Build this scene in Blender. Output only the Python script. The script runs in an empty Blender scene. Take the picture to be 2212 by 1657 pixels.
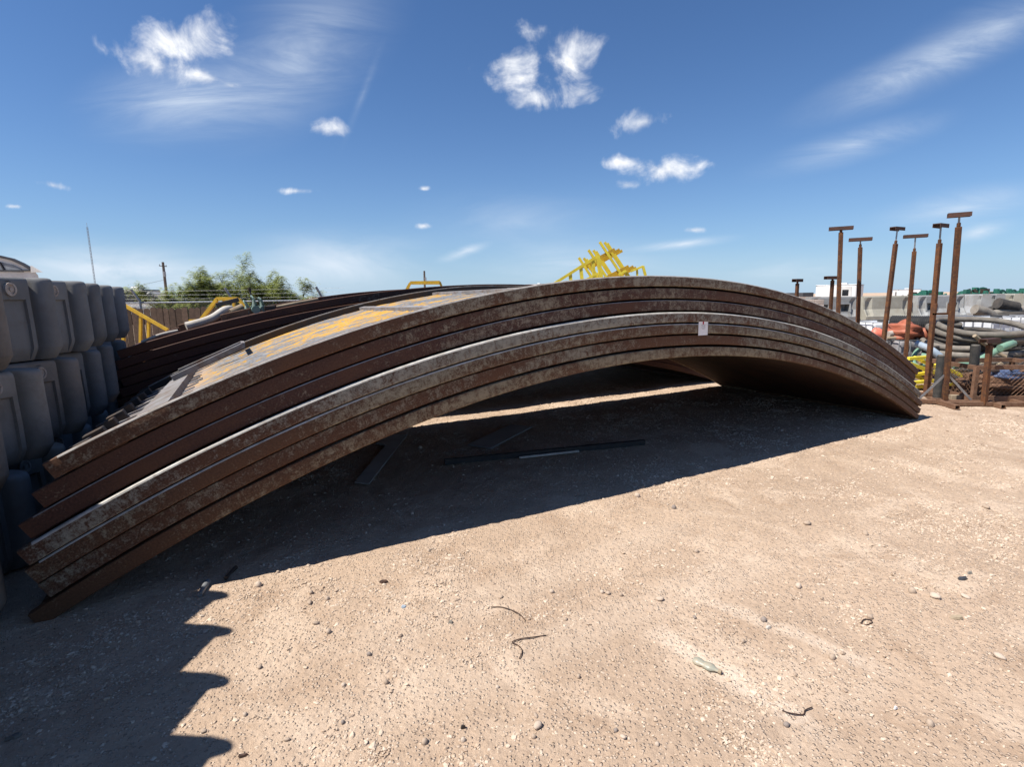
import bpy, math, random
import numpy as np
from mathutils import Vector, Matrix

random.seed(7)
rng = np.random.default_rng(11)
scene = bpy.context.scene
COL = scene.collection

# ------------------------------------------------------------------ camera
VW, VH = 2212.0, 1657.0          # grid in which the photograph was measured
F, PITCH, ROLL, EYE = 1132.98, 0.16244, -0.01492, 1.6
cp, sp, cr, sr = math.cos(PITCH), math.sin(PITCH), math.cos(ROLL), math.sin(ROLL)
X0, UP0, FW = Vector((1, 0, 0)), Vector((0, sp, cp)), Vector((0, cp, -sp))
RIGHT, UP = X0 * cr + UP0 * sr, -X0 * sr + UP0 * cr
cam_data = bpy.data.cameras.new('camera')
cam_data.sensor_width = 36.0
cam_data.lens = 36.0 * F / VW
cam_data.clip_start, cam_data.clip_end = 0.05, 3000.0
cam = bpy.data.objects.new('camera', cam_data)
COL.objects.link(cam)
cam.matrix_world = Matrix(((RIGHT.x, UP.x, -FW.x, 0), (RIGHT.y, UP.y, -FW.y, 0), (RIGHT.z, UP.z, -FW.z, EYE), (0, 0, 0, 1)))
scene.camera = cam


def ray(px, py):
    return RIGHT * ((px - VW / 2) / F) + UP * (-(py - VH / 2) / F) + FW


def at(px, py, Y):               # survey: point seen at px,py that stands Y metres ahead
    r = ray(px, py)
    return r * (Y / r.y) + Vector((0, 0, EYE))


def gnd(px, py, z=0.0):          # survey: point seen at px,py that lies at height z
    r = ray(px, py)
    return r * ((z - EYE) / r.z) + Vector((0, 0, EYE))


# ------------------------------------------------------------------ light
SUN_D = Vector((0.60, 0.25, -1.0)).normalized()      # travel direction of sunlight
SUN_EL = math.asin(-SUN_D.z)
SUN_ROT = math.atan2(-SUN_D.x, -SUN_D.y)
sun_data = bpy.data.lights.new('sun', 'SUN')
sun_data.energy = 4.6
sun_data.angle = math.radians(0.53)
sun_data.color = (1.0, 0.945, 0.87)
sun = bpy.data.objects.new('sun', sun_data)
COL.objects.link(sun)
sun.rotation_euler = SUN_D.to_track_quat('-Z', 'Y').to_euler()
sun.location = (-12, -5, 20)

world = bpy.data.worlds.new('World')
scene.world = world
world.use_nodes = True
world.cycles.sampling_method = 'MANUAL'
world.cycles.sample_map_resolution = 256
wt = world.node_tree
wt.nodes.clear()


def nd(t, typ, **kw):
    n = t.nodes.new(typ)
    for k, v in kw.items():
        setattr(n, k, v)
    return n


def mth(t, op, a, b=None, c=None, clamp=False):
    n = t.nodes.new('ShaderNodeMath')
    n.operation = op
    n.use_clamp = clamp
    for i, v in enumerate((a, b, c)):
        if v is None:
            continue
        if isinstance(v, (int, float)):
            n.inputs[i].default_value = v
        else:
            t.links.new(v, n.inputs[i])
    return n.outputs[0]


def build_sky():
    t = wt
    L = t.links.new
    sky = nd(t, 'ShaderNodeTexSky', sky_type='NISHITA', sun_disc=False)
    sky.sun_elevation, sky.sun_rotation = SUN_EL, SUN_ROT
    sky.altitude, sky.air_density, sky.dust_density, sky.ozone_density = 0, 1.0, 0.2, 3.0
    tc = nd(t, 'ShaderNodeTexCoord')
    sep = nd(t, 'ShaderNodeSeparateXYZ')
    L(tc.outputs['Generated'], sep.inputs[0])
    yy = mth(t, 'MAXIMUM', sep.outputs[1], 0.02)
    gx = mth(t, 'DIVIDE', sep.outputs[0], yy)
    gz = mth(t, 'DIVIDE', sep.outputs[2], yy)
    comb = nd(t, 'ShaderNodeCombineXYZ')
    L(gx, comb.inputs[0]); L(gz, comb.inputs[1])

    def noise(scale, detail, rough, vec, dist=0.0, sc=(1, 1, 1), rot=0.0, loc=(0, 0, 0)):
        m = nd(t, 'ShaderNodeMapping')
        m.inputs['Location'].default_value = loc
        m.inputs['Scale'].default_value = sc
        m.inputs['Rotation'].default_value = (0, 0, rot)
        L(vec, m.inputs['Vector'])
        n = nd(t, 'ShaderNodeTexNoise')
        n.inputs['Scale'].default_value = scale
        n.inputs['Detail'].default_value = detail
        n.inputs['Roughness'].default_value = rough
        n.inputs['Distortion'].default_value = dist
        L(m.outputs[0], n.inputs['Vector'])
        return n.outputs[0]
    n1 = noise(13.0, 5, 0.58, comb.outputs[0], 0.5, loc=(5.3, 2.9, 0))
    n2 = noise(50.0, 3, 0.6, comb.outputs[0], 0.2)
    puff = mth(t, 'ADD', mth(t, 'MULTIPLY', n1, 0.84), mth(t, 'MULTIPLY', n2, 0.16))
    wisp = noise(5.0, 6, 0.62, comb.outputs[0], 0.9, (0.55, 2.6, 1), 0.22)

    def blob(px, py, rx, ry, rot=0.0):
        """distance from a cloud's centre in units of its own half-axes"""
        r = ray(px, py)
        k = 1.0 / F / r.y
        m = nd(t, 'ShaderNodeMapping', vector_type='TEXTURE')
        m.inputs['Location'].default_value = (r.x / r.y, r.z / r.y, 0)
        m.inputs['Rotation'].default_value = (0, 0, rot)
        m.inputs['Scale'].default_value = (rx * k, ry * k, 1)
        L(comb.outputs[0], m.inputs['Vector'])
        v = nd(t, 'ShaderNodeVectorMath', operation='LENGTH')
        L(m.outputs[0], v.inputs[0])
        return v.outputs['Value']

    cumulus = [(385, 90, 135, 66, .1), (330, 135, 120, 50, -.3), (440, 165, 80, 30, -.2), (500, 185, 50, 16), (1145, 66, 64, 30), (1105, 140, 88, 62, .3), (1240, 120, 92, 76, .4), (1155, 215, 74, 38),
               (1255, 200, 66, 34), (725, 276, 66, 24), (1388, 262, 84, 30, .2), (1440, 366, 112, 36), (1345, 350, 60, 18), (1352, 398, 40, 14),
               (115, 400, 50, 13, -.2), (640, 412, 52, 10), (915, 407, 18, 7), (915, 488, 24, 9), (1500, 497, 38, 10), (30, 445, 26, 7)]
    dist = None
    for c in cumulus:
        d = blob(*c)
        dist = d if dist is None else mth(t, 'MINIMUM', dist, d)
    cum = mth(t, 'ADD', mth(t, 'SUBTRACT', 0.76, mth(t, 'MULTIPLY', dist, 0.95)), mth(t, 'MULTIPLY', mth(t, 'SUBTRACT', puff, 0.5), 2.9))
    mr = nd(t, 'ShaderNodeMapRange', interpolation_type='SMOOTHSTEP')
    L(cum, mr.inputs[0]); mr.inputs[1].default_value = -0.05; mr.inputs[2].default_value = 1.05
    cum_m = mth(t, 'MULTIPLY', mr.outputs[0], mth(t, 'SUBTRACT', 1.0, mth(t, 'MULTIPLY', mth(t, 'SUBTRACT', dist, 1.1), 2.0), clamp=True), clamp=True)
    # thin cirrus: streaked veils
    veils = [(400, 215, 300, 120, 0.12, 0.50), (640, 120, 330, 170, 0.6, 0.36), (785, 200, 150, 14, 1.12, 0.10), (1960, 160, 330, 70, 0.35, 0.44), (1840, 312, 280, 50, 0.25, 0.36),
             (2080, 450, 260, 60, 0.15, 0.34), (2150, 60, 260, 80, 0.3, 0.30), (280, 590, 520, 90, -0.10, 0.62), (720, 570, 330, 100, 0.0, 0.55), (1000, 545, 80, 16, 0.3, 0.8),
             (1480, 526, 150, 16, 0.1, 0.7), (1250, 570, 380, 80, 0.0, 0.30), (1750, 580, 420, 60, 0.0, 0.25), (1120, 480, 320, 90, 0.0, 0.16), (2120, 500, 100, 26, 0.2, 0.45)]
    vs = None
    for px, py, rx, ry, rot, op in veils:
        d = blob(px, py, rx, ry, rot)
        e = mth(t, 'SUBTRACT', 1.0, d, clamp=True)
        m = mth(t, 'MULTIPLY', mth(t, 'MULTIPLY', e, e), op * 2.1)
        vs = m if vs is None else mth(t, 'ADD', vs, m)
    mr2 = nd(t, 'ShaderNodeMapRange', interpolation_type='SMOOTHSTEP')
    L(wisp, mr2.inputs[0]); mr2.inputs[1].default_value = 0.25; mr2.inputs[2].default_value = 0.8
    veil = mth(t, 'MULTIPLY', vs, mth(t, 'ADD', 0.12, mr2.outputs[0]), clamp=True)
    front = mth(t, 'GREATER_THAN', sep.outputs[1], 0.05)
    veil = mth(t, 'MULTIPLY', mth(t, 'MINIMUM', veil, 0.8), front)
    cum_m = mth(t, 'MULTIPLY', cum_m, front)
    # the same thin cloud behind the viewer, on a flat layer
    zz = mth(t, 'MAXIMUM', sep.outputs[2], 0.05)
    cb = nd(t, 'ShaderNodeCombineXYZ')
    L(mth(t, 'DIVIDE', sep.outputs[0], zz), cb.inputs[0]); L(mth(t, 'DIVIDE', sep.outputs[1], zz), cb.inputs[1])
    nb = noise(0.9, 6, 0.6, cb.outputs[0], 0.8, (0.6, 1.6, 1))
    mr3 = nd(t, 'ShaderNodeMapRange', interpolation_type='SMOOTHSTEP')
    L(nb, mr3.inputs[0]); mr3.inputs[1].default_value = 0.5; mr3.inputs[2].default_value = 0.85
    backm = mth(t, 'MULTIPLY', mth(t, 'MULTIPLY', mr3.outputs[0], 0.6), mth(t, 'LESS_THAN', sep.outputs[1], 0.05))
    vm = mth(t, 'ADD', veil, backm, clamp=True)
    hz = mth(t, 'EXPONENT', mth(t, 'MULTIPLY', mth(t, 'MAXIMUM', sep.outputs[2], 0.0), -10.5))
    hs = nd(t, 'ShaderNodeHueSaturation')
    hs.inputs['Saturation'].default_value = SKY_SAT
    hs.inputs['Value'].default_value = 1.0
    L(sky.outputs[0], hs.inputs['Color'])
    mx = nd(t, 'ShaderNodeMix', data_type='RGBA')
    tint = nd(t, 'ShaderNodeMix', data_type='RGBA', blend_type='MULTIPLY')
    tint.inputs['Factor'].default_value = 1.0
    L(hs.outputs[0], tint.inputs['A']); tint.inputs['B'].default_value = (*SKY_TINT, 1)
    hzm = nd(t, 'ShaderNodeMix', data_type='RGBA')          # pale dust haze low over the flat land, all round
    L(mth(t, 'MULTIPLY', hz, 0.80), hzm.inputs['Factor']); L(tint.outputs['Result'], hzm.inputs['A']); hzm.inputs['B'].default_value = (*HAZE_COL, 1)
    L(vm, mx.inputs['Factor']); L(hzm.outputs['Result'], mx.inputs['A']); mx.inputs['B'].default_value = (CL * 0.78, CL * 0.87, CL * .98, 1)
    mx2 = nd(t, 'ShaderNodeMix', data_type='RGBA')
    L(cum_m, mx2.inputs['Factor']); L(mx.outputs['Result'], mx2.inputs['A'])
    shade = nd(t, 'ShaderNodeMix', data_type='RGBA')
    L(mth(t, 'MULTIPLY', mth(t, 'SUBTRACT', puff, 0.36), 3.2, clamp=True), shade.inputs['Factor']); shade.inputs['A'].default_value = (CL * 0.62, CL * 0.68, CL * 0.80, 1); shade.inputs['B'].default_value = (CL * 1.12, CL * 1.13, CL * 1.15, 1)
    L(shade.outputs['Result'], mx2.inputs['B'])
    bg = nd(t, 'ShaderNodeBackground')
    bg.inputs['Strength'].default_value = SKY_STRENGTH
    L(mx2.outputs['Result'], bg.inputs['Color'])
    out = nd(t, 'ShaderNodeOutputWorld')
    L(bg.outputs[0], out.inputs[0])


SKY_STRENGTH, SKY_SAT, CL = 0.068, 1.0, 8.8
SKY_TINT, HAZE_COL = (0.56, 0.76, 1.0), (4.0, 5.5, 7.3)
build_sky()
scene.render.engine = 'CYCLES'
scene.cycles.max_bounces = 6
scene.cycles.diffuse_bounces = 3
scene.view_settings.view_transform = 'Standard'
scene.view_settings.look = 'None'
scene.view_settings.gamma = 1.0
scene.view_settings.use_curve_mapping = False
scene.view_settings.exposure = 0.78


# ------------------------------------------------------------------ helpers
class MB:
    """collects simple shapes into one mesh"""

    def __init__(self):
        self.v, self.f, self.uv = [], [], {}
        self.smooth = False

    def quad_grid(self, rows, closed=False, uv=None):
        """rows: list of equal-length lists of points"""
        b = len(self.v); m = len(rows[0])
        for r in rows:
            self.v.extend([tuple(p) for p in r])
        for i in range(len(rows) - 1):
            for j in range(m if closed else m - 1):
                k = (j + 1) % m
                self.f.append((b + i * m + j, b + i * m + k, b + (i + 1) * m + k, b + (i + 1) * m + j))
        return b

    def box(self, c, s, M=None):
        b = len(self.v)
        for dz in (-.5, .5):
            for dx, dy in ((-.5, -.5), (.5, -.5), (.5, .5), (-.5, .5)):
                p = Vector((dx * s[0], dy * s[1], dz * s[2]))
                if M is not None:
                    p = M @ p
                self.v.append(tuple(p + Vector(c)))
        for q in ((3, 2, 1, 0), (4, 5, 6, 7), (0, 1, 5, 4), (1, 2, 6, 5), (2, 3, 7, 6), (3, 0, 4, 7)):
            self.f.append(tuple(b + i for i in q))
        return self

    def bar(self, p, q, w, h, up=(0, 0, 1)):
        p, q = Vector(p), Vector(q)
        d = (q - p)
        ln = d.length
        d.normalize()
        u = Vector(up)
        s = d.cross(u)
        if s.length < 1e-4:
            s = d.cross(Vector((0, 1, 0)))
        s.normalize()
        u = s.cross(d)
        M = Matrix((s, d, u)).transposed()
        return self.box((p + q) / 2, (w, ln, h), M)

    def tube(self, pts, r, seg=8, cap=True, rad=None):
        pts = [Vector(p) for p in pts]
        rows = []
        nrm = None
        for i, p in enumerate(pts):
            d = (pts[min(i + 1, len(pts) - 1)] - pts[max(i - 1, 0)])
            if d.length < 1e-9:
                d = Vector((0, 0, 1))
            d.normalize()
            if nrm is None:
                a = Vector((0, 0, 1)) if abs(d.z) < .9 else Vector((1, 0, 0))
                nrm = d.cross(a).normalized()
            else:
                nrm = (nrm - d * nrm.dot(d)).normalized()
            bn = d.cross(nrm)
            rr = rad[i] if rad else r
            rows.append([p + (nrm * math.cos(2 * math.pi * k / seg) + bn * math.sin(2 * math.pi * k / seg)) * rr for k in range(seg)])
        b = self.quad_grid(rows, closed=True)
        if cap:
            self.f.append(tuple(b + k for k in reversed(range(seg))))
            e = b + (len(rows) - 1) * seg
            self.f.append(tuple(e + k for k in range(seg)))
        return self

    def ring(self, c, r1, r2, h, axis=(0, 0, 1), seg=20):
        """short hollow cylinder / washer"""
        ax = Vector(axis).normalized()
        a = ax.cross(Vector((0, 0, 1)) if abs(ax.z) < .9 else Vector((1, 0, 0))).normalized()
        bvec = ax.cross(a)
        c = Vector(c)
        rows = []
        for rr, hh in ((r1, 0), (r2, 0), (r2, h), (r1, h), (r1, 0)):
            rows.append([c + ax * hh + (a * math.cos(2 * math.pi * k / seg) + bvec * math.sin(2 * math.pi * k / seg)) * rr for k in range(seg)])
        self.quad_grid(rows, closed=True)
        return self

    def mesh(self, name):
        me = bpy.data.meshes.new(name)
        me.from_pydata(self.v, [], self.f)
        me.validate()
        if self.smooth:
            me.polygons.foreach_set('use_smooth', [True] * len(me.polygons))
        me.update()
        return me

    def build(self, name, mat, parent=None, smooth=None, angle=None):
        if smooth is not None:
            self.smooth = smooth
        me = self.mesh(name)
        o = bpy.data.objects.new(name, me)
        COL.objects.link(o)
        if mat:
            me.materials.append(mat)
        if parent:
            o.parent = parent
        if angle:
            me.polygons.foreach_set('use_smooth', [True] * len(me.polygons))
            try:
                me.set_sharp_from_angle(angle=math.radians(angle))
            except Exception:
                pass
        return o


def tag(o, label=None, cat=None, group=None, kind=None):
    if label: o['label'] = label
    if cat: o['category'] = cat
    if group: o['group'] = group
    if kind: o['kind'] = kind
    return o


def thing(name, label, cat, loc=(0, 0, 0), rz=0.0, group=None):
    o = bpy.data.objects.new(name, None)
    COL.objects.link(o)
    o.location = loc
    o.rotation_euler = (0, 0, rz)
    o.empty_display_size = 0.1
    tag(o, label, cat, group)
    return o


KIDS = {}


def dup(root, loc=None, rz=None, label=None):
    r = root.copy()
    COL.objects.link(r)
    if loc is not None: r.location = loc
    if rz is not None: r.rotation_euler = (0, 0, rz)
    if label: r['label'] = label
    for ch in list(root.children):
        c = ch.copy(); COL.objects.link(c); c.parent = r
        for g in list(ch.children):
            d = g.copy(); COL.objects.link(d); d.parent = c
    return r


def bevel(o, w=0.004, seg=2):
    m = o.modifiers.new('bevel', 'BEVEL')
    m.width, m.segments, m.limit_method = w, seg, 'ANGLE'
    m.angle_limit = math.radians(40)
    return o


# ------------------------------------------------------------------ materials
def new_mat(name):
    m = bpy.data.materials.new(name)
    m.use_nodes = True
    t = m.node_tree
    b = t.nodes['Principled BSDF']
    return m, t, b


def tnoise(t, vec, scale, detail=4, rough=.6, dist=0., sc=None):
    if sc is not None:
        mp = nd(t, 'ShaderNodeMapping'); mp.inputs['Scale'].default_value = sc
        t.links.new(vec, mp.inputs['Vector']); vec = mp.outputs[0]
    n = nd(t, 'ShaderNodeTexNoise')
    n.inputs['Scale'].default_value = scale
    n.inputs['Detail'].default_value = detail
    n.inputs['Roughness'].default_value = rough
    n.inputs['Distortion'].default_value = dist
    if vec is not None: t.links.new(vec, n.inputs['Vector'])
    return n.outputs[0]


def step(t, v, a, b):
    m = nd(t, 'ShaderNodeMapRange', interpolation_type='SMOOTHSTEP')
    t.links.new(v, m.inputs[0]); m.inputs[1].default_value = a; m.inputs[2].default_value = b
    return m.outputs[0]


def mixc(t, f, a, b):
    m = nd(t, 'ShaderNodeMix', data_type='RGBA')
    for k, v in (('Factor', f), ('A', a), ('B', b)):
        if isinstance(v, (tuple, list)):
            m.inputs[k].default_value = (*v[:3], 1)
        elif isinstance(v, (int, float)):
            m.inputs[k].default_value = v
        else:
            t.links.new(v, m.inputs[k])
    return m.outputs['Result']


def bump(t, bsdf, h, strength=.3, dist=.01):
    b = nd(t, 'ShaderNodeBump')
    b.inputs['Strength'].default_value = strength
    b.inputs['Distance'].default_value = dist
    t.links.new(h, b.inputs['Height'])
    t.links.new(b.outputs[0], bsdf.inputs['Normal'])


def obj_vec(t):
    """object coordinates shifted by each object's own random number"""
    tc = nd(t, 'ShaderNodeTexCoord')
    oi = nd(t, 'ShaderNodeObjectInfo')
    v = nd(t, 'ShaderNodeVectorMath', operation='ADD')
    t.links.new(tc.outputs['Object'], v.inputs[0])
    cx = nd(t, 'ShaderNodeCombineXYZ')
    for i in range(3):
        t.links.new(mth(t, 'MULTIPLY', oi.outputs['Random'], 37.0 + 11 * i), cx.inputs[i])
    t.links.new(cx.outputs[0], v.inputs[1])
    return v.outputs[0], oi.outputs['Random']


def plain(name, c, c2=None, scale=6., rough=.7, metal=0., bmp=.15, bs=40., dirt=None, dirt_amt=.35, spec=.4, vary=0.12):
    m, t, b = new_mat(name)
    vec, rnd = obj_vec(t)
    c2 = c2 or tuple(x * .7 for x in c)
    n = tnoise(t, vec, scale, 5, .65)
    col = mixc(t, step(t, n, .35, .68), c, c2)
    if dirt:
        n2 = tnoise(t, vec, scale * 2.7, 6, .7, .3)
        col = mixc(t, mth(t, 'MULTIPLY', step(t, n2, .45, .75), dirt_amt), col, dirt)
    hs = nd(t, 'ShaderNodeHueSaturation')
    t.links.new(mth(t, 'ADD', 1 - vary, mth(t, 'MULTIPLY', rnd, 2 * vary)), hs.inputs['Value'])
    t.links.new(col, hs.inputs['Color'])
    t.links.new(hs.outputs[0], b.inputs['Base Color'])
    b.inputs['Roughness'].default_value = rough
    b.inputs['Metallic'].default_value = metal
    b.inputs['Specular IOR Level'].default_value = spec
    if bmp: bump(t, b, tnoise(t, vec, bs, 4, .6), bmp, .006)
    return m


def rust_panel_mat(name, paint, rust, bias, seed, rough=.72):
    """weathered paint over rust on the curved tank panels; UV is metres along the arc and round the section"""
    m, t, b = new_mat(name)
    uvn = nd(t, 'ShaderNodeUVMap'); uvn.uv_map = 'UVMap'
    off = nd(t, 'ShaderNodeVectorMath', operation='ADD'); off.inputs[1].default_value = (seed * 13.7, seed * 5.3, 0)
    t.links.new(uvn.outputs[0], off.inputs[0]); vec = off.outputs[0]
    big = tnoise(t, vec, 1.3, 4, .6, .2, (1, 1.6, 1))
    mid = tnoise(t, vec, 20., 6, .80, .5, (.8, 1., 1))
    streak = tnoise(t, vec, 34., 3, .6, 0.3, (1, .25, 1))
    fine = tnoise(t, vec, 95., 3, .7)
    s = mth(t, 'ADD', mth(t, 'MULTIPLY', big, .85), mth(t, 'MULTIPLY', mid, .95))
    s = mth(t, 'ADD', s, mth(t, 'MULTIPLY', streak, .36))
    s = mth(t, 'ADD', s, mth(t, 'MULTIPLY', fine, .55))
    su = nd(t, 'ShaderNodeSeparateXYZ'); t.links.new(uvn.outputs[0], su.inputs[0])
    left = mth(t, 'MULTIPLY', mth(t, 'SUBTRACT', 1.0, step(t, su.outputs[0], .3, 3.0)), .13)
    right = mth(t, 'MULTIPLY', step(t, su.outputs[0], 7.0, 9.2), .10)
    s = mth(t, 'ADD', mth(t, 'ADD', s, left), right)
    msk = step(t, s, 1.36 - bias - .15, 1.36 - bias + .15)
    pc = mixc(t, step(t, mid, .35, .7), paint, tuple(x * .62 for x in paint))
    pc = mixc(t, mth(t, 'MULTIPLY', step(t, streak, .5, .75), .45), pc, (.16, .095, .05))
    rc = mixc(t, step(t, fine, .35, .7), rust, tuple(x * .5 for x in rust))
    rc = mixc(t, mth(t, 'MULTIPLY', step(t, big, .45, .7), .5), rc, (.12, .05, .022))
    col = mixc(t, msk, pc, rc)
    t.links.new(col, b.inputs['Base Color'])
    b.inputs['Roughness'].default_value = rough
    b.inputs['Specular IOR Level'].default_value = .35
    bump(t, b, mth(t, 'ADD', mth(t, 'MULTIPLY', msk, -.4), mth(t, 'MULTIPLY', fine, .6)), .35, .003)
    return m


def deck_mat():
    m, t, b = new_mat('worn_yellow_deck')
    uvn = nd(t, 'ShaderNodeUVMap'); uvn.uv_map = 'UVMap'; vec = uvn.outputs[0]
    lines = tnoise(t, vec, 7., 6, .7, .5, (.30, 1.7, 1))
    patch = tnoise(t, vec, 1.6, 4, .55, .3, (.55, 1.2, 1))
    fine = tnoise(t, vec, 38., 5, .75, .3, (.45, 1, 1))
    su = nd(t, 'ShaderNodeSeparateXYZ'); t.links.new(vec, su.inputs[0])
    s = mth(t, 'ADD', mth(t, 'ADD', mth(t, 'MULTIPLY', lines, 1.2), mth(t, 'MULTIPLY', patch, 1.0)), mth(t, 'MULTIPLY', fine, 1.3))
    yel = step(t, s, 1.70, 1.86)
    grey = mixc(t, step(t, fine, .3, .7), (.235, .24, .25), (.08, .08, .085))
    grey = mixc(t, mth(t, 'MULTIPLY', step(t, lines, .5, .65), .6), grey, (.16, .125, .085))
    yc = mixc(t, step(t, fine, .35, .7), (.56, .325, .065), (.36, .20, .04))
    col = mixc(t, yel, grey, yc)
    sand = mth(t, 'MULTIPLY', mth(t, 'SUBTRACT', 1.0, step(t, su.outputs[0], .18, .50)), step(t, fine, .25, .55))
    col = mixc(t, sand, col, (.40, .28, .19))
    t.links.new(col, b.inputs['Base Color'])
    b.inputs['Roughness'].default_value = .9
    b.inputs['Specular IOR Level'].default_value = .08
    bump(t, b, mth(t, 'ADD', fine, mth(t, 'MULTIPLY', lines, .8)), .5, .008)
    return m


def ground_mat():
    m, t, b = new_mat('gravelly_dirt')
    tc = nd(t, 'ShaderNodeTexCoord'); vec = tc.outputs['Object']
    big = tnoise(t, vec, .55, 5, .6, .4)
    mid = tnoise(t, vec, 3.2, 6, .65, .3)
    grit = tnoise(t, vec, 55., 5, .75)
    vor = nd(t, 'ShaderNodeTexVoronoi'); vor.inputs['Scale'].default_value = 70.; t.links.new(vec, vor.inputs['Vector'])
    vor2 = nd(t, 'ShaderNodeTexVoronoi'); vor2.inputs['Scale'].default_value = 28.; t.links.new(vec, vor2.inputs['Vector'])
    patch = tnoise(t, vec, 1.5, 6, .62, .6)
    col = mixc(t, step(t, big, .35, .66), (.465, .347, .252), (.39, .288, .208))
    col = mixc(t, mth(t, 'MULTIPLY', step(t, patch, .50, .62), .75), col, (.55, .428, .322))
    col = mixc(t, mth(t, 'MULTIPLY', step(t, mid, .50, .70), .65), col, (.34, .235, .16))
    col = mixc(t, mth(t, 'MULTIPLY', step(t, grit, .50, .70), .45), col, (.30, .205, .13))
    # small stones pressed into the dirt
    sep = nd(t, 'ShaderNodeSeparateColor'); t.links.new(vor.outputs['Color'], sep.inputs[0])
    dens = mth(t, 'ADD', mth(t, 'MULTIPLY', step(t, mid, .3, .7), .35), .32)
    peb = mth(t, 'MULTIPLY', mth(t, 'LESS_THAN', sep.outputs[0], dens), mth(t, 'SUBTRACT', 1.0, step(t, vor.outputs['Distance'], .25, .5)))
    pebc = mixc(t, sep.outputs[1], (.33, .24, .175), (.60, .49, .39))
    col = mixc(t, mth(t, 'MULTIPLY', peb, .8), col, pebc)
    # pale lime streaks left by tyres
    geo = nd(t, 'ShaderNodeSeparateXYZ'); t.links.new(vec, geo.inputs[0])

    def streakline(p, q, wdt):
        d = Vector((q[0] - p[0], q[1] - p[1])); ln = d.length; d.normalize()
        a = mth(t, 'ADD', mth(t, 'MULTIPLY', geo.outputs[0], -d.y), mth(t, 'MULTIPLY', geo.outputs[1], d.x))
        a = mth(t, 'ABSOLUTE', mth(t, 'SUBTRACT', mth(t, 'ADD', a, mth(t, 'MULTIPLY', mth(t, 'SUBTRACT', mid, .5), .16)), -p[0] * d.y + p[1] * d.x))
        l = mth(t, 'ADD', mth(t, 'MULTIPLY', geo.outputs[0], d.x), mth(t, 'MULTIPLY', geo.outputs[1], d.y))
        l0 = p[0] * d.x + p[1] * d.y
        inl = mth(t, 'MULTIPLY', step(t, l, l0, l0 + .3), mth(t, 'SUBTRACT', 1.0, step(t, l, l0 + ln - .3, l0 + ln)))
        return mth(t, 'MULTIPLY', mth(t, 'SUBTRACT', 1.0, step(t, a, wdt * .3, wdt)), inl)
    g1, g2 = gnd(1370, 1330), gnd(1860, 1625)
    g3, g4 = gnd(1450, 1260), gnd(2000, 1480)
    st = mth(t, 'MAXIMUM', streakline(g1, g2, .085), mth(t, 'MULTIPLY', streakline(g3, g4, .07), .7))
    for (a_, b_) in ((gnd(700, 1420), gnd(1500, 1120)), (gnd(520, 1640), gnd(1700, 1190))):
        st = mth(t, 'MAXIMUM', st, mth(t, 'MULTIPLY', streakline(a_, b_, .20), .35))
    st = mth(t, 'MULTIPLY', st, step(t, grit, .34, .58))
    col = mixc(t, mth(t, 'MULTIPLY', st, .75), col, (.66, .55, .44))
    pg = gnd(2110, 1165)
    t.links.new(col, b.inputs['Base Color'])
    b.inputs['Roughness'].default_value = .95
    b.inputs['Specular IOR Level'].default_value = .1
    hgt = mth(t, 'ADD', mth(t, 'MULTIPLY', grit, .9), mth(t, 'MULTIPLY', peb, .7))
    hgt = mth(t, 'ADD', hgt, mth(t, 'MULTIPLY', mth(t, 'SUBTRACT', 1., vor2.outputs['Distance']), .5))
    bump(t, b, hgt, .8, .015)
    return m


def stone_mat(name, a, b_, c):
    m, t, b = new_mat(name)
    g = nd(t, 'ShaderNodeNewGeometry')
    tc = nd(t, 'ShaderNodeTexCoord')
    oi = nd(t, 'ShaderNodeObjectInfo')
    r = mth(t, 'FRACT', mth(t, 'ADD', g.outputs['Random Per Island'], oi.outputs['Random']))
    col = mixc(t, step(t, r, .1, .75), a, b_)
    col = mixc(t, mth(t, 'GREATER_THAN', r, .86), col, c)
    n = tnoise(t, tc.outputs['Object'], 90., 4, .7)
    col = mixc(t, mth(t, 'MULTIPLY', step(t, n, .45, .7), .4), col, tuple(x * .6 for x in a))
    t.links.new(col, b.inputs['Base Color'])
    b.inputs['Roughness'].default_value = .9
    b.inputs['Specular IOR Level'].default_value = .15
    bump(t, b, n, .4, .004)
    return m


def leaf_mat():
    m, t, b = new_mat('mesquite_leaf')
    g = nd(t, 'ShaderNodeNewGeometry')
    col = mixc(t, g.outputs['Random Per Island'], (.20, .24, .06), (.44, .48, .16))
    t.links.new(col, b.inputs['Base Color'])
    b.inputs['Roughness'].default_value = .6
    tr = nd(t, 'ShaderNodeBsdfTranslucent'); t.links.new(col, tr.inputs[0])
    mx = nd(t, 'ShaderNodeMixShader'); mx.inputs[0].default_value = .35
    out = t.nodes['Material Output']
    t.links.new(b.outputs[0], mx.inputs[1]); t.links.new(tr.outputs[0], mx.inputs[2]); t.links.new(mx.outputs[0], out.inputs[0])
    return m


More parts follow.
